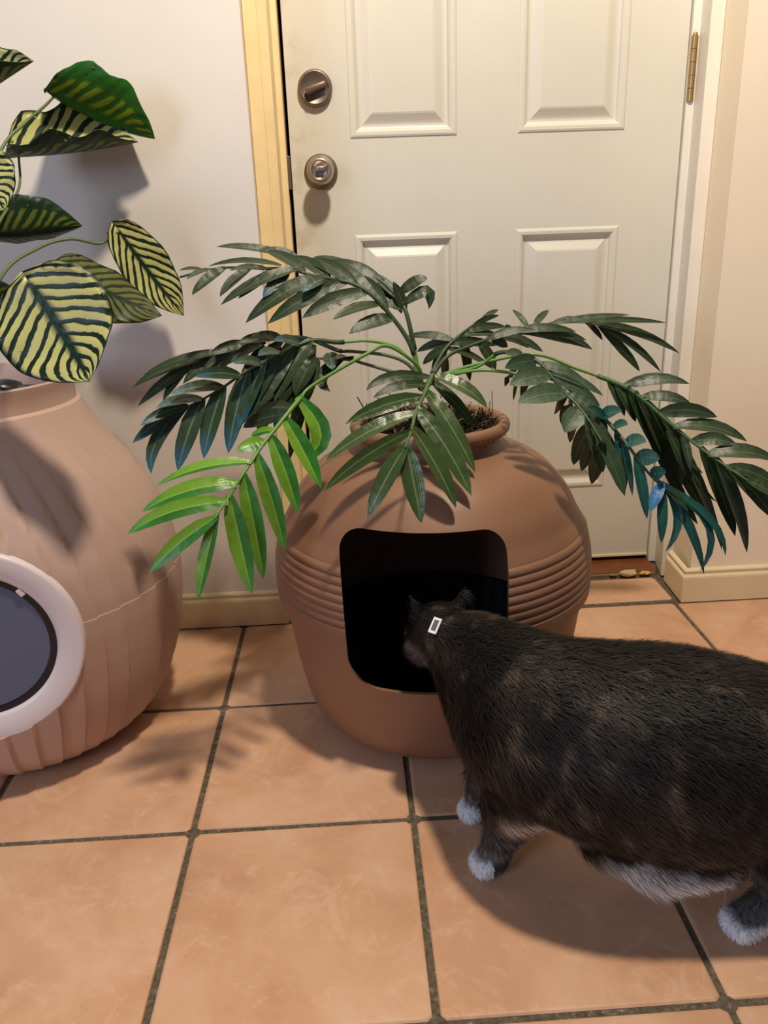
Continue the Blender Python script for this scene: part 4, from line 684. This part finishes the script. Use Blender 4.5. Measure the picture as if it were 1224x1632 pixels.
LEAVES = [{"b":[-0.4003,1.07,0.7528],"t":[-0.3258,1.01,0.6346],"hw":0.078,"n":[-0.12,-0.9,0.38],"fold":6,"ruf":0.004,"droop":0.012,"stem":[[-0.5878,1.26,0.6081],[-0.5361,1.2,0.6889],[-0.4611,1.12,0.7278]],"kind":"cream"},{"b":[-0.4408,1.34,0.7613],"t":[-0.3132,1.4,0.6748],"hw":0.05,"n":[0.35,-0.72,0.6],"fold":-8,"ruf":0.003,"droop":0.01,"stem":[[-0.5878,1.26,0.6081],[-0.5357,1.27,0.6995],[-0.4846,1.31,0.7503]],"kind":"olive"},{"b":[-0.3804,1.46,0.812],"t":[-0.2962,1.5,0.6639],"hw":0.046,"n":[0.45,-0.85,0.25],"fold":12,"ruf":0.003,"droop":0.008,"stem":[[-0.5878,1.26,0.6081],[-0.5371,1.32,0.7471],[-0.4929,1.38,0.7895],[-0.4516,1.42,0.8019],[-0.4122,1.45,0.7931]],"kind":"cream"},{"b":[-0.5565,1.38,0.8109],"t":[-0.435,1.44,0.8219],"hw":0.06,"n":[-0.05,0.75,0.65],"fold":38,"ruf":0.003,"droop":0.006,"stem":[[-0.5878,1.26,0.6081],[-0.558,1.3,0.7444]],"kind":"cream"},{"b":[-0.5265,1.46,0.932],"t":[-0.339,1.5,0.9525],"hw":0.078,"n":[0,-0.5,0.86],"fold":46,"ruf":0.008,"droop":0.004,"stem":[[-0.5878,1.26,0.6081],[-0.5396,1.3,0.7895],[-0.5364,1.36,0.8327],[-0.5207,1.42,0.8822]],"kind":"cream"},{"b":[-0.4554,1.47,1.0219],"t":[-0.3152,1.525,0.959],"hw":0.082,"n":[0.12,0.45,0.88],"fold":36,"ruf":0.006,"droop":0.01,"stem":[[-0.5878,1.26,0.6081],[-0.5725,1.32,0.8084],[-0.5325,1.4,0.9348],[-0.5002,1.44,0.9794],[-0.473,1.46,1.0046]],"kind":"green"},{"b":[-0.5818,1.36,0.9822],"t":[-0.4258,1.3,1.0411],"hw":0.065,"n":[0.1,-0.55,0.8],"fold":46,"ruf":0.008,"droop":0.0,"stem":[[-0.5878,1.26,0.6081],[-0.5858,1.28,0.8355],[-0.5859,1.34,0.9419]],"kind":"cream"},{"b":[-0.5116,1.22,0.9132],"t":[-0.4639,1.2,0.8429],"hw":0.048,"n":[0.1,-0.95,0.2],"fold":4,"ruf":0.004,"droop":0.005,"stem":[[-0.5878,1.26,0.6081],[-0.5678,1.24,0.7921],[-0.5395,1.23,0.8828]],"kind":"cream"},{"b":[-0.5175,1.14,0.7365],"t":[-0.4235,1.1,0.7392],"hw":0.035,"n":[0,0.6,0.8],"fold":30,"ruf":0.002,"droop":0.004,"stem":[[-0.5878,1.26,0.6081],[-0.5663,1.2,0.6723]],"kind":"cream"},{"b":[-0.5709,1.2,0.8505],"t":[-0.5233,1.3,0.9612],"hw":0.06,"n":[-0.3,-0.7,0.6],"fold":14,"ruf":0.004,"droop":0.01,"stem":[[-0.5878,1.26,0.6081],[-0.6038,1.24,0.7499]],"kind":"cream"}]

palm = empty('artificial_palm', (PC.x, PC.y, .50), label='artificial palm with drooping fronds growing out of the brown planter', category='plant')
palm_off = Vector(palm.location)
FACE = Vector((0, -.78, .62))
def leaflet_mesh(B, T, W, arch, rs, via=None):
    """lanceolate leaflet with a creased midrib, about 40 triangles"""
    B, T = Vector(B), Vector(T)
    d = T-B; L = d.length
    up = Vector((0, 0, 1))
    mid = (B+T)/2 + (up - d.normalized()*up.dot(d.normalized()))*(arch*L) + Vector((rs.uniform(-1, 1), rs.uniform(-1, 1), 0))*.02*L
    if via is not None:
        mid = via*2-(B+T)*.5
    n0 = (FACE + Vector((rs.gauss(0, .22), rs.gauss(0, .16), rs.gauss(0, .22)))).normalized()
    rows = [(-.03, .34), (.06, .62), (.18, .90), (.34, 1.06), (.5, 1.06), (.66, .92), (.8, .68), (.91, .38), (1.0, .02)]
    V, F, UV = [], [], []
    for (t_, w) in rows:
        p = B*(1-t_)**2 + mid*2*t_*(1-t_) + T*t_*t_
        tg = ((mid-B)*2*(1-t_) + (T-mid)*2*t_).normalized()
        s = tg.cross(n0)
        if s.length < .2:
            s = tg.cross(Vector((.8, -.3, .5)))
        s.normalize()
        nn = s.cross(tg)
        h = W*.5*w
        j = rs.uniform(.94, 1.06)
        V += [p+s*h*j+nn*h*.28, p, p-s*h+nn*h*.28]
        UV += [(t_, 1), (t_, .5), (t_, 0)]
    for i in range(len(rows)-1):
        a = i*3
        F += [(a, a+1, a+4, a+3), (a+1, a+2, a+5, a+4)]
    me = mesh('leaflet', V, F)
    uvl = me.uv_layers.new(name='UVMap')
    for lp in me.loops:
        uvl.data[lp.index].uv = UV[lp.vertex_index]
    return me
rs = random.Random(21)
for fd in FRONDS:
    pts = catmull([Vector(p)-palm_off for p in fd['pts']], 5)
    k0 = 5*max(fd['ns']-1, 1)
    stem_m = 'palm_stem' if fd['mat'] != 'palm_dark' or fd['name'] in 'abj' else 'palm_stem_dark'
    fr = obj('frond', tube(pts[:k0+6], [.0032-.0008*(i/(k0+5)) for i in range(k0+6)], 6, 'frond'), stem_m, palm, True)
    rest = pts[k0+4:]
    obj('rachis', tube(rest, [.0038-.0022*(i/(len(rest)-1)) for i in range(len(rest))], 6, 'rachis'), 'palm_stem' if fd['mat'] == 'palm_bright' else ('palm_stem_mid' if fd['name'] in 'gj' else 'palm_rachis'), fr, True)
    for L in fd['leaf']:
        B = Vector(L[0:3])-palm_off; T = Vector(L[3:6])-palm_off
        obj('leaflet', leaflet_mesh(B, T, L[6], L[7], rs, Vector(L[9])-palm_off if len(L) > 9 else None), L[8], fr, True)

# ------------------------------------------------------------------ striped plant planter
LC = Vector((-.595, 1.26, 0))
lplanter = empty('pink_planter', LC, label='pale pink fluted bulb planter with a round ringed cat door', category='planter')
ZL = [0, .004, .02, .05, .1, .15, .2, .25, .3, .35, .4, .45, .5, .54, .556, .566]
RL = [.168, .184, .208, .235, .2582, .2732, .2823, .2867, .2854, .2769, .2588, .231, .1955, .172, .166, .162]
zg = np.linspace(0, .566, 140); rg = np.interp(zg, ZL, RL)
for _ in range(14):
    rg[1:-1] = (rg[:-2]+2*rg[1:-1]+rg[2:])/4
def lr(z):
    return float(np.interp(z, zg, rg))
NFL = 44
def flute(r, z, a):
    amp = .0046*min(1, max(0, (.55-z)/.10))*min(1, z/.02)
    tw = 1.1*max(0, (z-.2))**1.6                       # flutes lean over towards the neck
    ph = ((a+tw)/(2*math.pi)*NFL) % 1.0
    saw = ph/.86 if ph < .86 else (1-ph)/.14
    return r-amp*(1-saw)
RA = math.radians(-78.5)
rn = Vector((math.cos(RA), math.sin(RA), 0)); rt_ = Vector((-math.sin(RA), math.cos(RA), 0))
RZ, RO, RI, RD = .268, .148, .109, .257
def ring_lathe(profile, n=72):
    """profile (radius, distance from the planter axis) turned about the door's axis"""
    V, F = [], []
    for (r, d) in profile:
        for i in range(n):
            a = 2*math.pi*i/n
            V.append(rn*d + rt_*(r*math.cos(a)) + Vector((0, 0, RZ+r*math.sin(a))))
    m = len(profile)
    for j in range(m):
        k = (j+1) % m
        for i in range(n):
            i2 = (i+1) % n
            F.append((j*n+i, j*n+i2, k*n+i2, k*n+i))
    return fix_normals(mesh('ring', V, F))
def cyl_cutter(r, d0, d1, n=72):
    V = []
    for d in (d0, d1):
        for i in range(n):
            a = 2*math.pi*i/n
            V.append(rn*d + rt_*(r*math.cos(a)) + Vector((0, 0, RZ+r*math.sin(a))))
    F = [tuple(range(n)), tuple(range(2*n-1, n-1, -1))]+[(i, n+i, n+(i+1) % n, (i+1) % n) for i in range(n)]
    return fix_normals(mesh('cyl', V, F))
SEAM = .280
def body_part(z0, z1, nz, tail=None):
    o_ = [(lr(z), z) for z in np.linspace(z0, z1, nz)]
    if tail:
        o_ += tail
    i_ = [(lr(z)-.010, z) for z in np.linspace(min(z1, .55), max(z0, .012), 20)]
    if z0 < .01:
        i_ += [(.001, .012), (.001, z0)]
    V, F = lathe(o_+i_, NFL*7, True, lambda r, z, a: flute(r, z, a) if r > .1 else r)
    return fix_normals(mesh('body', V, F))
low = boolean_cut(body_part(.0005, SEAM-.0006, 34), cyl_cutter(RO-.004, .1, .5))
upr = boolean_cut(body_part(SEAM+.0006, .562, 40, [(.1575, .566), (.1570, .575), (.1580, .590), (.1605, .598), (.1610, .602), (.1590, .6045), (.1555, .603), (.1515, .590), (.1495, .565), (.1480, .552)]), cyl_cutter(RO-.004, .1, .5))
for nm, me in (('lower_body', low), ('upper_body', upr)):
    me.materials.clear()
    o = obj(nm, me, 'pink_plastic', lplanter); shade_auto(o, 20)
V_, F_ = lathe([(lr(SEAM)-.0035, SEAM-.0018), (lr(SEAM)-.0008, SEAM-.0008), (lr(SEAM)-.0008, SEAM+.0008), (lr(SEAM)-.0035, SEAM+.0018)], NFL*7, True, lambda r, z, a: flute(r, z, a)+.0009)
seamring = boolean_cut(fix_normals(mesh('seam', V_, F_)), cyl_cutter(RO-.004, .1, .5))
seamring.materials.clear()
obj('seam_line', seamring, 'seam_white', lplanter)
ring = obj('entrance_ring', ring_lathe([(RO, .235), (RO, RD-.003), (RO-.002, RD), (RO-.005, RD+.001), (RI+.006, RD-.004), (RI+.001, RD-.007), (RI, RD-.011), (RI, .228), (RI+.006, .226), (RO-.012, .226)]), 'ring_plastic', lplanter, True)
shade_auto(ring, 45)
obj('gap_ring', ring_lathe([(RI, .232), (RI, .2485), (RI-.008, .2475), (RI-.008, .232)]), 'shade_black', lplanter)  # black ring painted as the dark gap round the flap
flap = obj('flap_door', ring_lathe([(RI-.0075, .240), (RI-.0075, .2445), (RI-.010, .246), (.001, .246), (.001, .240)]), 'smoked_acrylic', lplanter)
shade_auto(flap, 30)
bm = bmesh.new(); bm_box(bm, -.004, .004, -.003, .003, -.006, .006, .0015)
o = obj('flap_latch', bm, 'ring_plastic', flap)
o.location = rn*.2485+rt_*.075+Vector((0, 0, RZ+.075)); o.rotation_euler = (0, -.6, RA+math.pi/2)
V_, F_ = lathe([(.1445, .553), (.1445, .560), (.001, .560), (.001, .553)], 48)
obj('inner_tray', fix_normals(mesh('inner_tray', V_, F_)), 'terracotta_dark', lplanter)
# black pebbles in the neck
pebs = [(-.500, 1.200, .030, 'glossy black pebble at the right edge of the pink planter neck'), (-.515, 1.160, .028, 'glossy black pebble just left of the rightmost pebble in the pink planter'), (-.535, 1.215, .032, 'black pebble behind the front pebbles in the pink planter'), (-.585, 1.17, .030, 'black pebble at the very front of the pink planter neck'), (-.50, 1.255, .030, 'black pebble at the back right of the pink planter neck'), (-.60, 1.24, .034, 'black pebble around the striped plant stems'), (-.65, 1.2, .03, 'black pebble at the left of the pink planter neck'), (-.565, 1.31, .032, 'black pebble behind the striped plant stems')]
for k, (x, y, s, lab) in enumerate(pebs):
    bm = bmesh.new(); bmesh.ops.create_icosphere(bm, subdivisions=3, radius=1)
    for v_ in bm.verts:
        f = 1+.25*noise.noise(v_.co*1.2+Vector((k*7, 3, 0)))
        v_.co = Vector((v_.co.x*s*f, v_.co.y*s*.8*f, v_.co.z*s*.55*f))
    o = obj('pebble', bm, 'pebble_black', None, True, label=lab, category='pebble', group='pebbles in the pink planter neck')
    o.location = (x, y, .560+s*.5); o.rotation_euler = (0, 0, k)

# striped foliage plant
calathea = empty('striped_plant', (LC.x, LC.y, .56), label='artificial prayer plant with cream and dark green striped leaves in the pink planter', category='plant')
co = Vector(calathea.location)
def calathea_leaf(sp, rs):
    B, T = Vector(sp['b'])-co, Vector(sp['t'])-co
    d = T-B; L = d.length; d.normalize()
    n = Vector(sp['n']); n = (n-d*n.dot(d)).normalized()
    s = d.cross(n)
    NU, NV = 26, 12
    fold = math.radians(sp['fold'])
    verts, uvs = [], []
    ph = rs.uniform(0, 6)
    for i in range(NU+1):
        u = i/NU
        w = sp['hw']*(1-(1-u/.4)**2)**.42 if u < .4 else sp['hw']*(1-((u-.4)/.6)**2.1)
        w = max(w, .0004)
        for j in range(-NV//2, NV//2+1):
            v = j/(NV//2)
            lobe = -.11*L*math.sin(min(abs(v)*2.2, math.pi*.72))*(1-u)**4
            along = u*L+lobe*(1 if u < .9 else 0)
            a = fold*(.55+.45*abs(v))
            off = abs(v)*w*math.sin(a) + sp['ruf']*math.sin(u*17+ph+v*1.3)*abs(v)**2*min(1, 3*(1-u)) - sp['droop']*(4*(u-.5)**2-1)*-1 + .0012*math.cos((u-.26*abs(v))*62)*abs(v)*(1-u)
            verts.append(B+d*along+s*(v*w*math.cos(a))+n*off)
            uvs.append((u, v*.5+.5))
    nv = NV+1
    top = [(i*nv+j, i*nv+j+1, (i+1)*nv+j+1, (i+1)*nv+j) for i in range(NU) for j in range(NV)]
    # orient so the upper side looks along n
    k = len(verts)
    low_ = [v_-n*.0009 for v_ in verts]
    V = verts+low_
    F = [f for f in top]+[tuple(k+q for q in f[::-1]) for f in top]
    mi = [0]*len(top)+[1]*len(top)
    rim = [j for j in range(nv)]+[i*nv+NV for i in range(1, NU+1)]+[NU*nv+j for j in range(NV-1, -1, -1)]+[i*nv for i in range(NU-1, 0, -1)]
    for a_, b_ in zip(rim, rim[1:]+rim[:1]):
        F.append((a_, k+a_, k+b_, b_)); mi.append(1)
    me = mesh('leaf', V, F)
    me.polygons.foreach_set('material_index', mi)
    uvl = me.uv_layers.new(name='UVMap')
    for lp in me.loops:
        uvl.data[lp.index].uv = uvs[lp.vertex_index % k]
    # which side is up?
    fl_ = me.polygons[(NU//2)*NV+NV//2].normal.dot(n)
    km = {'cream': ('calathea_cream', 'calathea_under'), 'olive': ('calathea_shaded', 'calathea_under'), 'green': ('calathea_cream', 'calathea_under_lit')}[sp['kind']]
    if fl_ < 0:
        me.flip_normals()
    for q in km:
        me.materials.append(M[q])
    return me
rs = random.Random(4)
for sp in LEAVES:
    pts = catmull([Vector(p)-co for p in sp['stem']]+[Vector(sp['b'])-co], 6)
    st = obj('leaf_stem', tube(pts, [.0030-.0010*i/(len(pts)-1) for i in range(len(pts))], 8, 'leaf_stem'), 'calathea_stem', calathea, True)
    obj('leaf', calathea_leaf(sp, rs), None, st, True)

# ------------------------------------------------------------------ cat
CATDATA = None
catr = empty('cat', (.30, .83, 0), label='stocky dark grey tabby cat with white paws and belly peering into the brown planter', category='cat')
cof = Vector(catr.location)
def chain(bm, pts, sub=8):
    """ellipsoid chain along stations (x, y, z, half_width, half_height, along)"""
    Q = []
    n = len(pts)
    for i in range(n-1):
        for s in range(sub):
            t_ = s/sub
            Q.append([pts[i][k]*(1-t_)+pts[i+1][k]*t_ for k in range(5)])
    Q.append(list(pts[-1]))
    for i, q in enumerate(Q):
        a, b = Q[max(i-1, 0)], Q[min(i+1, len(Q)-1)]
        d = Vector((b[0]-a[0], b[1]-a[1], b[2]-a[2]))
        dh = Vector((d.x, d.y, 0))
        ang = math.atan2(dh.y, dh.x) if dh.length > 1e-4 else 0
        r = bmesh.ops.create_icosphere(bm, subdivisions=3, radius=1)
        al = min(q[3], q[4])
        bmesh.ops.scale(bm, vec=(al, q[3], q[4]), verts=r['verts'])
        bmesh.ops.rotate(bm, verts=r['verts'], cent=(0, 0, 0), matrix=Matrix.Rotation(ang, 3, 'Z'))
        bmesh.ops.translate(bm, verts=r['verts'], vec=(q[0], q[1], q[2]))
def smooth_stations(pts, sub=2):
    # catmull over all five channels
    P = [np.array(p, float) for p in pts]
    Q = [2*P[0]-P[1]]+P+[2*P[-1]-P[-2]]
    out = []
    for i in range(1, len(Q)-2):
        a, b, c, d = Q[i-1:i+3]
        for s in range(sub):
            t_ = s/sub
            out.append(.5*((2*b)+(c-a)*t_+(2*a-5*b+4*c-d)*t_**2+(3*b-a-3*c+d)*t_**3))
    out.append(P[-1])
    return [list(o) for o in out]
bm = bmesh.new()
TORSO = [(.635, .750, .180, .045, .055), (.60, .757, .186, .080, .075), (.565, .765, .188, .100, .087), (.50, .775, .189, .112, .098), (.43, .785, .191, .116, .119), (.365, .79, .197, .118, .131), (.30, .795, .210, .117, .124), (.248, .808, .221, .111, .113), (.212, .830, .225, .098, .109), (.188, .862, .222, .082, .110), (.166, .898, .238, .068, .088), (.143, .936, .256, .055, .062), (.122, .962, .266, .047, .048)]
chain(bm, smooth_stations(TORSO, 3), 3)
# belly pouch
chain(bm, [(.405, .765, .090, .060, .046), (.35, .77, .080, .066, .046), (.29, .785, .105, .055, .045)], 4)
# head, muzzle, cheeks
HC = Vector((.106, .985, .272))
look = Vector((-.55, .80, -.22)).normalized()
chain(bm, [(.112, .972, .270, .046, .044), (HC.x, HC.y, HC.z, .047, .043)], 4)
mz = HC+look*.034+Vector((0, 0, -.012))
chain(bm, [(HC.x-.012, HC.y+.018, HC.z-.008, .036, .032), (mz.x, mz.y, mz.z, .022, .019)], 4)
side = Vector((-look.y, look.x, 0)).normalized()       # towards the cat's left
for sg in (-1, 1):
    c = HC+side*sg*.030+Vector((0, 0, -.018))
    chain(bm, [(c.x, c.y, c.z, .024, .022), (c.x+look.x*.01, c.y+look.y*.01, c.z, .022, .02)], 2)
# ears : cupped triangles
def ear(base_c, tip, wdir, hw):
    b, t_ = Vector(base_c), Vector(tip)
    w = Vector(wdir).normalized()
    f = (t_-b).cross(w).normalized()
    ring_ = []
    for i in range(7):
        u = i/6
        c = b.lerp(t_, u); r_ = hw*(1-u**1.4)+.0012
        q = []
        for k in range(10):
            a = 2*math.pi*k/10
            q.append(bm.verts.new(c+w*(r_*math.cos(a))+f*(r_*.34*math.sin(a)-.004*math.sin(u*math.pi))))
        ring_.append(q)
    for i in range(6):
        for k in range(10):
            k2 = (k+1) % 10
            bm.faces.new((ring_[i][k], ring_[i][k2], ring_[i+1][k2], ring_[i+1][k]))
    bm.faces.new(ring_[0][::-1]); bm.faces.new(ring_[-1])
ear((.074, .980, .295), (.0625, .972, .342), (.5, .8, -.1), .020)
ear((.135, .998, .298), (.142, .996, .338), (.8, .4, -.2), .021)
# legs
chain(bm, [(.190, .805, .160, .052, .060), (.176, .820, .110, .036, .042), (.168, .832, .065, .024, .026), (.163, .833, .034, .021, .022), (.155, .828, .020, .023, .019), (.140, .823, .014, .022, .0145)], 5)
chain(bm, [(.180, .910, .165, .045, .055), (.168, .925, .110, .032, .036), (.160, .938, .06, .023, .024), (.156, .934, .03, .021, .021), (.146, .929, .016, .022, .016), (.136, .925, .013, .02, .013)], 5)
chain(bm, [(.525, .735, .175, .070, .085), (.485, .722, .120, .060, .066), (.478, .720, .085, .038, .042), (.486, .722, .058, .024, .028), (.472, .716, .034, .022, .023), (.450, .711, .020, .023, .019), (.424, .704, .0155, .025, .0165)], 5)
chain(bm, [(.57, .82, .16, .065, .08), (.545, .828, .10, .05, .055), (.55, .832, .06, .026, .03), (.535, .832, .03, .022, .022), (.505, .832, .016, .023, .017)], 5)
# tail lowered behind
chain(bm, [(.65, .735, .19, .026, .026), (.71, .71, .15, .022, .022), (.76, .69, .09, .020, .020), (.81, .67, .05, .018, .018), (.86, .64, .035, .012, .012)], 8)
me = bpy.data.meshes.new('cat_raw'); bm.to_mesh(me); bm.free()
raw = bpy.data.objects.new('tmp_cat', me); COL.objects.link(raw)
md = raw.modifiers.new('r', 'REMESH'); md.mode = 'VOXEL'; md.voxel_size = .0042
sm_ = raw.modifiers.new('s', 'SMOOTH'); sm_.factor = .5; sm_.iterations = 6
bpy.context.view_layer.update()
body_me = bpy.data.meshes.new_from_object(raw.evaluated_get(bpy.context.evaluated_depsgraph_get()))
bpy.data.objects.remove(raw)
body_me.name = 'cat_body'
nv = len(body_me.vertices)
co_ = np.empty(nv*3); body_me.vertices.foreach_get('co', co_); co_ = co_.reshape(-1, 3)
def coat(P, rng=None):
    """coat colour pattern (linear) for positions P (n,3): the markings of the animal"""
    n = len(P)
    x, y, z = P.T
    dark = np.array([.010, .008, .007]); mid = np.array([.046, .036, .029]); grey = np.array([.12, .11, .105])
    tan = np.array([.11, .08, .058]); white = np.array([.80, .78, .76]); cream = np.array([.62, .50, .43])
    nz = np.array([noise.noise(Vector(p)*26) for p in P]); nz2 = np.array([noise.noise(Vector((p[0]*60, p[1]*60, p[2]*30))) for p in P])
    nz3 = np.array([noise.noise(Vector((p[0]*11, p[1]*11, p[2]*8))+Vector((3, 1, 7))) for p in P])
    back = np.clip((z-.22)/.08, 0, 1)
    f = np.clip(.26+.35*nz+.30*nz2+.9*nz3-.16*back, 0, 1)[:, None]
    c = dark*(1-f)+mid*f
    g = np.clip((nz2+.5*nz3-.25)*1.4, 0, .6)[:, None]
    c = c*(1-g)+tan*g
    # legs grey banded
    lg = (np.clip((.115-z)/.04, 0, 1)*np.maximum((x < .215), (x > .425) & (y < .78)))[:, None]
    band = (.5+.5*np.sin(z*230))[:, None]
    c = c*(1-lg)+(grey*(.45+.75*band))*lg
    # white belly patch, pale lower chest
    b = (np.clip((.098-z+.02*nz)/.025, 0, 1)*np.clip((x-.262)/.03, 0, 1)*np.clip((.425-x)/.02, 0, 1))[:, None]
    c = c*(1-b)+white*b
    k = (np.clip((.142-z+.02*nz)/.02, 0, 1)*np.clip((x-.150)/.012, 0, 1)*np.clip((.25-x)/.02, 0, 1)*np.clip((z-.085)/.02, 0, 1))[:, None]
    c = c*(1-k*.8)+cream*k*.8
    # white paws
    p = (np.clip((.030-z+.006*nz)/.008, 0, 1)*(((x < .153)) | ((x > .40) & (x < .462)) | ((x > .47) & (x < .53))))[:, None]
    c = c*(1-p)+np.array([.78, .82, .86])*p
    # head: brownish cheeks, white chin
    h = np.linalg.norm(P-np.array(HC), axis=1)
    hd = np.clip((.062-h)/.015, 0, 1)
    ch = (hd*np.clip((.272-z)/.02, 0, 1))[:, None]
    c = c*(1-ch*.7)+np.array([.26, .20, .175])*ch*.7
    chin = (hd*np.clip((.243-z)/.012, 0, 1)*np.clip((y-.965)/.01, 0, 1))[:, None]
    c = c*(1-chin)+white*chin
    return c
vc = coat(co_)
ca = body_me.color_attributes.new('coat', 'FLOAT_COLOR', 'POINT')
ca.data.foreach_set('color', np.hstack([vc, np.ones((nv, 1))]).ravel())
# fur : fine tapering strands rooted on the body surface
body_me.calc_loop_triangles()
nt = len(body_me.loop_triangles)
tri = np.empty(nt*3, int); body_me.loop_triangles.foreach_get('vertices', tri); tri = tri.reshape(-1, 3)
nrm = np.empty(nv*3); body_me.vertices.foreach_get('normal', nrm); nrm = nrm.reshape(-1, 3)
A_, B_, C_ = co_[tri[:, 0]], co_[tri[:, 1]], co_[tri[:, 2]]
area = np.linalg.norm(np.cross(B_-A_, C_-A_), axis=1)
NS = 110000
cenx = (A_+B_+C_)/3
wgt = area*np.where(cenx[:, 0] > .56, .25, 1.0)
pick = RNG.choice(nt, NS, p=wgt/wgt.sum())
u_ = RNG.random((NS, 1)); v_ = RNG.random((NS, 1))
fl_ = (u_+v_) > 1
u_ = np.where(fl_, 1-u_, u_); v_ = np.where(fl_, 1-v_, v_)
P0 = A_[pick]*(1-u_-v_)+B_[pick]*u_+C_[pick]*v_
N0 = nrm[tri[pick, 0]]*(1-u_-v_)+nrm[tri[pick, 1]]*u_+nrm[tri[pick, 2]]*v_
N0 /= np.linalg.norm(N0, axis=1)[:, None]
hd = np.linalg.norm(P0-np.array(HC), axis=1)
onhead = np.clip((.068-hd)/.02, 0, 1)[:, None]
lowz = np.clip((.06-P0[:, 2])/.03, 0, 1)[:, None]
belly = (np.clip((.10-P0[:, 2])/.03, 0, 1)*((P0[:, 0] > .2) & (P0[:, 0] < .44) & (P0[:, 1] > .72)))[:, None]
legs = lowz*(1-belly)
flow = np.tile(np.array([[.80, -.33, -.42]]), (NS, 1))
flow = flow*(1-legs)+np.array([[.1, 0, -1.0]])*legs
flow = flow*(1-onhead)+np.array([[.62, -.75, .1]])*onhead
clump = np.array([[noise.noise(Vector(p)*45), noise.noise(Vector(p)*45+Vector((9, 0, 0))), noise.noise(Vector(p)*45+Vector((0, 9, 0)))] for p in P0])
flow = flow+clump*.55*(1-onhead)*(1-legs)+RNG.normal(0, .16, (NS, 3))
tan_ = flow-N0*(flow*N0).sum(1)[:, None]
tan_ /= (np.linalg.norm(tan_, axis=1)[:, None]+1e-9)
ln = (.0185*(1-onhead)*(1-legs)+.0075*np.maximum(onhead, legs)+.010*belly)*RNG.uniform(.6, 1.25, (NS, 1))
lift = .34+.12*RNG.normal(0, 1, (NS, 1))
D0 = tan_+N0*lift; D0 /= np.linalg.norm(D0, axis=1)[:, None]
P1 = P0+D0*ln*.55
P2 = P1+(tan_*1.0+N0*lift*.35+np.array([[0, 0, -.18]]))*ln*.5
P0 = P0-N0*.001
sd = np.cross(D0, N0); sd /= (np.linalg.norm(sd, axis=1)[:, None]+1e-9)
wd = RNG.uniform(.00035, .00065, (NS, 1))
verts = np.stack([P0-sd*wd, P0+sd*wd, P1+sd*wd*.75, P1-sd*wd*.75, P2], 1).reshape(-1, 3)-np.array(cof)
idx = np.arange(NS)[:, None]*5
quads = (idx+np.array([[0, 1, 2, 3]])); tris = (idx+np.array([[3, 2, 4]]))
fm = bpy.data.meshes.new('fur')
fm.vertices.add(NS*5); fm.vertices.foreach_set('co', verts.ravel())
fm.loops.add(NS*7)
lv = np.hstack([quads, tris]).ravel()
fm.loops.foreach_set('vertex_index', lv.astype(np.int32))
fm.polygons.add(NS*2)
ls = np.stack([np.arange(NS)*7, np.arange(NS)*7+4], 1).ravel(); lt = np.tile([4, 3], NS)
fm.polygons.foreach_set('loop_start', ls.astype(np.int32)); fm.polygons.foreach_set('loop_total', lt.astype(np.int32))
fm.update(calc_edges=True)
fc = coat(P1)
tipf = RNG.random((NS, 1)); fc = fc*np.where(tipf < .06, 2.2, RNG.uniform(.7, 1.35, (NS, 1)))
fc = np.clip(fc, 0, .85)
ca = fm.color_attributes.new('coat', 'FLOAT_COLOR', 'POINT')
ca.data.foreach_set('color', np.hstack([np.repeat(fc, 5, 0), np.ones((NS*5, 1))]).ravel())
body_me.vertices.foreach_set('co', (co_-np.array(cof)).ravel()); body_me.update()
body_me.materials.clear()
body = obj('body', body_me, 'cat_skin', catr, True)
fur = obj('fur', fm, 'cat_fur', body, True, kind='stuff')
# eyes and nose on the hidden face
for sg in (-1, 1):
    bm = bmesh.new(); bmesh.ops.create_uvsphere(bm, u_segments=16, v_segments=10, radius=.0085)
    e = obj('eye', bm, 'cat_eye', catr, True); e.location = HC+look*.036+side*sg*.017+Vector((0, 0, .010))-cof
bm = bmesh.new(); bmesh.ops.create_uvsphere(bm, u_segments=12, v_segments=8, radius=.006)
e = obj('nose', bm, 'cat_nose', catr, True); e.location = mz+look*.019+Vector((0, 0, .005))-cof
# collar with a silver slide buckle
ctr = Vector((.124, .958, .262)); cn = Vector((.55, -.62, -.25)).normalized()
ca1 = cn.orthogonal().normalized(); ca2 = cn.cross(ca1)
V, F = [], []
for i in range(48):
    a = 2*math.pi*i/48
    for (rr, dd) in ((.0425, -.0045), (.0445, -.0045), (.0445, .0045), (.0425, .0045)):
        V.append(ctr-cof+(ca1*math.cos(a)+ca2*math.sin(a))*rr+cn*dd)
for i in range(48):
    j = (i+1) % 48
    for k in range(4):
        k2 = (k+1) % 4
        F.append((i*4+k, i*4+k2, j*4+k2, j*4+k))
collar = obj('collar', fix_normals(mesh('collar', V, F)), 'collar_band', catr)
bp = Vector((.0955, .937, .3065))
bn = Vector((-.45, -.55, .70)).normalized()
ba = Vector((.58, .68, .46)); ba = (ba-bn*ba.dot(bn)).normalized()
bb = bn.cross(ba)
bm = bmesh.new()
for (x0, x1, y0, y1) in ((-.0110, -.0075, -.0062, .0062), (.0075, .0110, -.0062, .0062), (-.009, .009, -.0062, -.0036), (-.009, .009, .0036, .0062)):
    bm_box(bm, x0, x1, y0, y1, -.0014, .0014, .0006)
bk_ = obj('buckle', bm, 'buckle_silver', collar)
bk_.matrix_local = Matrix(((ba.x, bb.x, bn.x, bp.x-cof.x), (ba.y, bb.y, bn.y, bp.y-cof.y), (ba.z, bb.z, bn.z, bp.z-cof.z), (0, 0, 0, 1)))
o = obj('buckle_bar', box(-.0078, .0078, -.0038, .0038, -.0008, .0006), 'buckle_dark', bk_)
